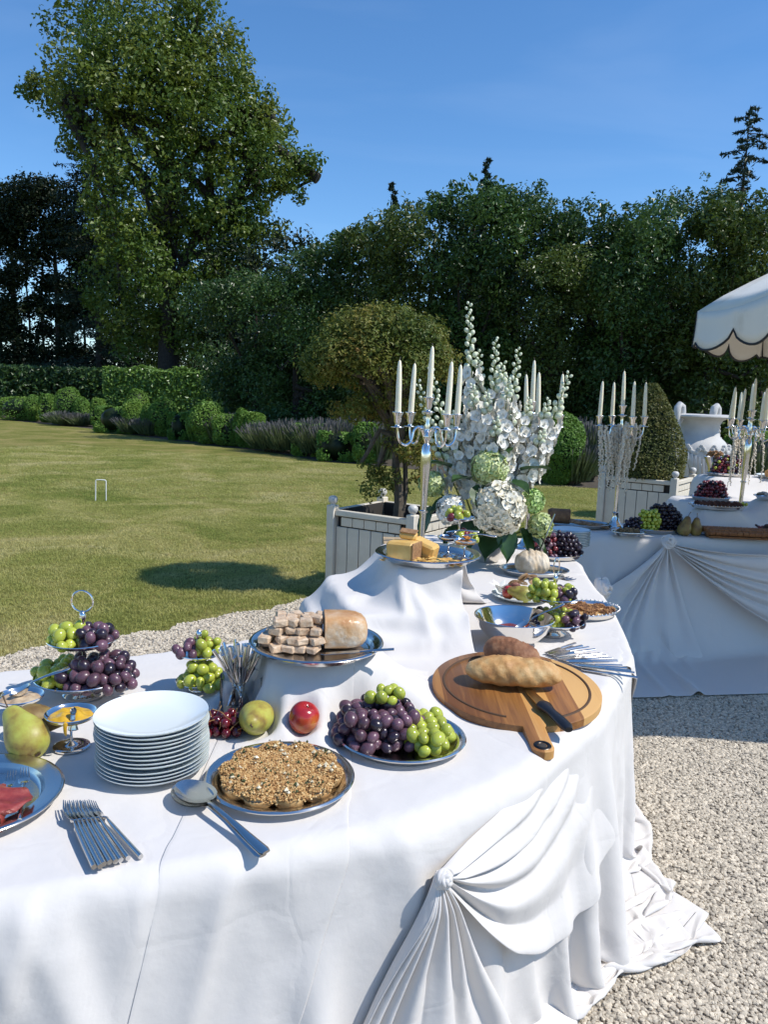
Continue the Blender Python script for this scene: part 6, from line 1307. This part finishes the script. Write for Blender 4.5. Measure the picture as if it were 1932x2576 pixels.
platter('low platter of mixed red grapes on the high far riser',3.030,6.800,1.022,.20,.12,.05,rim=.12,name='steel_platter')
bunch('mixed red and green grapes on the high far riser',3.030,6.780,1.030,130,['grape_red','grape_dark','grape_red','grape_dark','grape_red','grape_green'],.0155,.16,.08,.15,87,far=True)
b=B(); b.lathe([(0,0),(.045,0),(.055,.06),(.085,.13),(.095,.15),(.092,.15),(.08,.13),(.05,.06),(0,.01)],32); o=b.obj('footed_dish','silver',None,(2.985,6.99,1.022)); tag(o,'silver dish of nuts behind the highest grapes','dish')
cl=[(.045*math.cos(a)*q,.045*math.sin(a)*q) for a in np.arange(6)*1.05 for q in (.2,1)]; mat('nuts',(.35,.17,.06),.6,noise=[(.3,(.16,.06,.025)),(.5,(.34,.17,.06)),(.75,(.55,.33,.13))],scale=70); crumbs('mixed brown nuts heaped in the silver dish',2.985,6.99,1.172,cl,420,.011,'nuts',35,.035,name='nuts',spread=.03)
mat('sponge',(.62,.33,.11),.7,noise=[(.3,(.50,.23,.06)),(.7,(.70,.42,.17))],scale=18,bump=.2,bscale=60)
platter('pale tray of ridged sponge cakes at the right edge',3.560,6.780,1.022,.30,.16,.1,'porcelain','cake_tray',rim=.10)
for i in range(7):
    row=i//4; col=i%4-(.5 if row==0 else 0)+row*.5*0; L=.19; b=B(); n=22; b.tube([(L*(k/n-.5),0,0) for k in range(n+1)],[.040*(1+.10*math.sin(k*1.9)) for k in range(n+1)],12,flat=.75)
    o=b.obj('sponge_cake','sponge',None,(3.40+.20*(i%3)+.05*(i//3),6.70+.085*((i*2)%3)-.04,1.022+.042+.060*(i//4)),(0,0,.05)); tag(o,['front left','front middle','front right','back left','upper left','upper middle','upper right'][i]+' ridged golden sponge cake on the pale tray','cake','ridged sponge cakes')
platter('silver platter of pale shells and lemon at the right edge',2.985,5.760,.942,.20,.14,.0,'silver','silver_platter',rim=.12)
mat('shell',(.42,.38,.32),.6,noise=[(.3,(.22,.19,.16)),(.6,(.50,.46,.40)),(.8,(.68,.66,.62))],scale=40,bump=.4,bscale=80); mat('lemon',(.70,.50,.04),.4)
rr_=random.Random(19)
for i in range(12):
    b=B(); b.ball(.030,(0,0,0),10,6,sq=(1.3,.9,.35)); b.v=[(x+rr_.uniform(-.003,.003),y+rr_.uniform(-.003,.003),z+rr_.uniform(-.002,.002)) for x,y,z in b.v]; o=b.obj('shell','shell',None,(2.985+rr_.uniform(-.15,.15),5.76+rr_.uniform(-.09,.09),.962+.006*(i%3)),(rr_.uniform(-.4,.4),rr_.uniform(-.4,.4),rr_.random()*6)); tag(o,'rough pale shell on the silver platter at the right edge','shell','shells on the platter')
b=B(); b.ball(.028,(0,0,0),14,8,sq=(1.2,.6,.8)); o=b.obj('lemon_wedge','lemon',None,(2.92,5.72,.985),(.2,.3,.4)); tag(o,'yellow lemon wedge among the pale shells','lemon')
o=link('small_plate',plate_mesh(.095),None,None,(2.58,5.08,ZF+.0)); tag(o,'small plate of dark cookies at the right edge of the far table','plate')
mat('cookie',(.05,.022,.012),.75,bump=.4,bscale=90)
for i in range(4):
    b=B(); b.lathe([(0,0),(.034,0),(.040,.006),(.034,.016),(.015,.020),(0,.020)],18,wob=lambda a,z:1+.05*math.sin(4*a)); o=b.obj('cookie','cookie',None,(2.585+.012*(i%2),5.08+.03*(i//2),ZF+.012+.018*i),(0,.06,i)); tag(o,f'dark chocolate cookie, {ORD[i]} from the bottom of the small pile','cookie','dark cookies')
# ------------------------------------------------------------------ cloth objects, hems, knots, hidden tables
press(XA,.393,2.05,.22,.768)
clA=grid_obj('tablecloth',XA,'long white tablecloth over the near table, knotted at the corner and spilling onto gravel')
grid_obj('tablecloth',XB,'white tablecloth under the flowers and dark grapes at the back of the near table')
grid_obj('tablecloth',XC,'white cloth tented over the tall riser under the cheese')
clD=grid_obj('tablecloth',XD,'white cloth over the shaded far table, gathered at a knot')
def knot(x,y,z,R,label,nrm,seed):
    r=np.random.default_rng(seed); t=empty('fabric_knot',label,'knot',(x,y,z)); N=Vector(nrm).normalized(); M=Vector((0,-1,0)).rotation_difference(N).to_matrix().to_4x4()
    for k in range(5):
        a0=r.uniform(0,6.28); rr=R*(.95-.16*k); b=B(); pts=[]; rd=[]
        for i in range(22):
            a=a0+i*.30; q=rr*(1+.12*math.sin(i*1.1+k)); pts.append((math.cos(a)*q,-.35*R*(k*.5)+.12*R*math.sin(i*.9+k*2)-.02,math.sin(a)*q*1.05)); rd.append(R*.30*(1-.3*abs(i/10.5-1))+.002)
        b.tube(pts,rd,9,M,flat=.7); o=b.obj('fold','cloth',t); sb=o.modifiers.new('s','SUBSURF'); sb.levels=1; sb.render_levels=1
def near_vert(X,p):
    d=((X-np.array(p))**2).sum(-1); i=np.unravel_index(d.argmin(),d.shape); return X[i]
# gathered swag and pleats running from the corner knot, laid over the hanging cloth
def skirt_frame(X,OL):
    Q=[]
    for (x0,y0),(x1,y1) in zip(OL[:-1],OL[1:]):
        k=max(2,int(math.hypot(x1-x0,y1-y0)/.01)); Q+=[(x0+(x1-x0)*i/k,y0+(y1-y0)*i/k) for i in range(k)]
    Q=np.array(Q)
    for _ in range(60): Q[1:-1]=(Q[:-2]+2*Q[1:-1]+Q[2:])/4
    Tn=np.gradient(Q,axis=0); Nn=unit(np.stack([Tn[:,1],-Tn[:,0]],-1)); SS=np.concatenate([[0],np.cumsum(np.linalg.norm(np.diff(Q,axis=0),axis=1))])
    pv=X.reshape(-1,3); pv=pv[(pv[:,2]>.02)&(pv[:,2]<.745)]; NS,NZ=int(SS[-1]/.03)+1,19; G=np.full((NS,NZ),-1.)
    for c in range(0,len(pv),4000):
        q=pv[c:c+4000]; d=((q[:,None,:2]-Q[None])**2).sum(-1); k=d.argmin(1); off=((q[:,:2]-Q[k])*Nn[k]).sum(-1); a=np.clip((SS[k]/.03).astype(int),0,NS-1); b_=np.clip((q[:,2]/.04).astype(int),0,NZ-1); ok=(off<.30)&(np.sqrt(d.min(1))<.35); np.maximum.at(G,(a[ok],b_[ok]),off[ok])
    G=np.where(G<0,.02,G)
    for _ in range(3):
        H=np.pad(G,1,mode='edge'); G=np.maximum(G*.85,(H[:-2,1:-1]+H[2:,1:-1]+H[1:-1,:-2]+H[1:-1,2:]+2*G)/6)
    def onskirt(s,z,lift):
        fs=np.clip(s/.03-.5,0,NS-1.001); fz=np.clip(z/.04-.5,0,NZ-1.001); i=fs.astype(int); j=fz.astype(int); u=fs-i; v=fz-j
        o=G[i,j]*(1-u)*(1-v)+G[i+1,j]*u*(1-v)+G[i,j+1]*(1-u)*v+G[i+1,j+1]*u*v+lift
        return np.stack([np.interp(s,SS,Q[:,0])+np.interp(s,SS,Nn[:,0])*o,np.interp(s,SS,Q[:,1])+np.interp(s,SS,Nn[:,1])*o,z],-1)
    return Q,SS,onskirt
def fan(fr,sK,zK,na,nt,send,zend,sag,pleats,amp,seed,power=.6,mn=.004,tuck=.022):
    Q,SS,onskirt=fr; a=np.linspace(0,1,na)[:,None]; t=np.linspace(0,1,nt)[None]
    wob=a+.035*np.sin(a*9+seed)+.02*np.sin(a*23+seed*2)
    se=np.interp(wob,*send); ze=np.interp(wob,*zend); sg=np.interp(wob,*sag); ph=2*math.pi*pleats*wob; rise=np.clip(t/.10,0,1)**.5
    s=sK+(se-sK)*t**.95; z=zK+(ze-zK)*t-sg*4*t*(1-t)*(1-.25*t)+.004*np.sin(ph)*(1-t)
    prof=np.abs(np.sin(ph*.5+.9*np.sin(ph*.25+seed)))**1.5; lift=mn+amp*prof*rise*(1-.72*t**power)+.012*(1-t)**3-tuck*t**5
    return onskirt(np.clip(s,0,SS[-1]),np.maximum(z,.018),lift)
fr=skirt_frame(XA,[(-.9,1.035),(-.45,1.195),(-.15,1.305),(.10,1.42),(.34,1.62),(.62,2.0),(.86,2.5),(.97,3.1)])
sK=fr[1][np.argmin(((fr[0]-np.array([.155,1.46]))**2).sum(-1))]-.055; zK=.655
sw=fan(fr,sK,zK,170,90,([0,.2,.45,1],[sK+.25,sK+.42,sK+.62,sK+.92]),([0,.15,.4,.7,1],[.712,.705,.68,.58,.46]),([0,.2,.45,.75,1],[-.008,.015,.10,.24,.34]),5.0,.032,3,.9)
grid_obj('swag',sw,None,parent=clA,thickness=.0018)
pl=fan(fr,sK,zK,130,60,([0,.6,1],[sK-.30,sK-.04,sK+.34]),([0,.3,1],[.02,.02,.02]),([0,1],[.0,.02]),5.5,.045,5,.5)
grid_obj('pleats',pl,None,parent=clA,thickness=.0018)
ff=skirt_frame(XD,[(.95,4.83),(1.25,4.85),(1.81,4.93),(2.46,4.84),(4.4,4.62)])
sF=ff[1][np.argmin(((ff[0]-np.array([1.83,4.92]))**2).sum(-1))]; zF=.728
sw=fan(ff,sF,zF,170,80,([0,.3,1],[sF+.85,sF+1.2,sF+1.15]),([0,.15,.4,.7,1],[.72,.70,.55,.32,.05]),([0,.3,.7,1],[.03,.09,.16,.12]),6.5,.055,7,.5,.008)
grid_obj('swag',sw,None,parent=clD,thickness=.002)
sw=fan(ff,sF,zF,130,70,([0,.5,1],[sF-.75,sF-.30,sF+.30]),([0,.25,1],[.30,.02,.02]),([0,.3,1],[.10,.06,.01]),6.0,.05,9,.5,.012)
grid_obj('pleats',sw,None,parent=clD,thickness=.002)
KN=tuple(fr[2](np.array([sK]),np.array([zK]),.02)[0])
knot(KN[0],KN[1],KN[2],.019,'twisted fabric knot gathering the near tablecloth at its corner',(.6,-.8,.1),1)

kp=near_vert(XB,(1.13,4.05,.60)); knot(kp[0]+.04,kp[1]-.01,kp[2]+.02,.055,'rosette of gathered cloth at the back end of the near table',(.8,-1,.2),2)
kp=ff[2](np.array([sF]),np.array([zF]),.03)[0]; knot(kp[0],kp[1],kp[2]+.01,.042,'fabric knot at the edge of the far table',(0,-1,.4),3)
# middle sheet overlapping the long cloth: its two hems run down the front
N=normals(XA); sg=1 if N[XA.shape[0]//3,XA.shape[1]//2,2]>0 else -1
def colnear(p):
    d=((XA-np.array(p))**2).sum(-1); return int(np.unravel_index(d.argmin(),d.shape)[0])
i1,i2=colnear((-.372,1.235,.75)),colnear((-.03,1.36,.72))
ov=(XA+N*sg*.0012)[i1:i2+1]; grid_obj('tablecloth',ov,'narrow overlapping sheet in the middle of the near table with straight hems',thickness=.0022)
# under-cloth reaching the gravel behind the knotted swag
P=[(-.9,1.03),(-.45,1.19),(-.13,1.30),(.10,1.41),(.34,1.61),(.62,1.99),(.86,2.49),(.95,3.0)]; Q=[]
for (x0,y0),(x1,y1) in zip(P[:-1],P[1:]):
    k=max(2,int(math.hypot(x1-x0,y1-y0)/.012)); Q+=[(x0+(x1-x0)*i/k,y0+(y1-y0)*i/k) for i in range(k)]
Q=np.array(Q); T=np.gradient(Q,axis=0); Nn=unit(np.stack([T[:,1],-T[:,0]],-1)); s_=np.arange(len(Q))*.012; V=np.zeros((len(Q),26,3))
for j in range(26):
    q=j/25; w=(.018*np.sin(s_*21)+.012*np.sin(s_*37+1)+.008*np.sin(s_*60+2))*.6*q**.7+.015*q-.055+.12*max(0,q-.93)/.07*np.clip((s_-1.15)/.2,0,1)*(.6+.4*np.sin(s_*9))
    V[:,j,:2]=Q+Nn*w[:,None]; V[:,j,2]=.742-.725*q
grid_obj('table_skirt',V,'plain white under-cloth hanging to the gravel below the knotted swag','table skirt')
# trestle tables hidden under the cloths
mat('trestle',(.45,.33,.2),.7)
def trestle(label,poly,z):
    t=empty('trestle_table',label,'table',(0,0,0)); b=B(); b.prism(poly,z-.03,z-.001); b.obj('table_top','trestle',t)
    cx=sum(p[0] for p in poly)/len(poly); cy=sum(p[1] for p in poly)/len(poly)
    for x,y in poly[::2]: b=B(); b.tube([(cx+(x-cx)*.8,cy+(y-cy)*.8,0),(cx+(x-cx)*.8,cy+(y-cy)*.8,z-.03)],.02,8); b.obj('leg','trestle',t)
trestle('trestle table under the long near cloth, left length',[(-2.1,.69),(-.17,1.36),(.06,2.55),(-.45,2.49),(-1.11,2.12),(-2.1,1.58)],TZ-.012)
trestle('trestle table under the near cloth, right length',[(-.10,1.37),(.09,1.46),(.31,1.65),(.58,2.02),(.83,2.5),(1.04,4.3),(1.04,4.71),(0,4.71),(.07,2.6)],TZ-.012)
trestle('trestle table under the shaded far cloth',[(1.34,5.15),(4.4,5.0),(4.9,6.9),(2.8,6.8),(1.75,5.42)],TZ-.03)
print('script time',time.time()-T0)
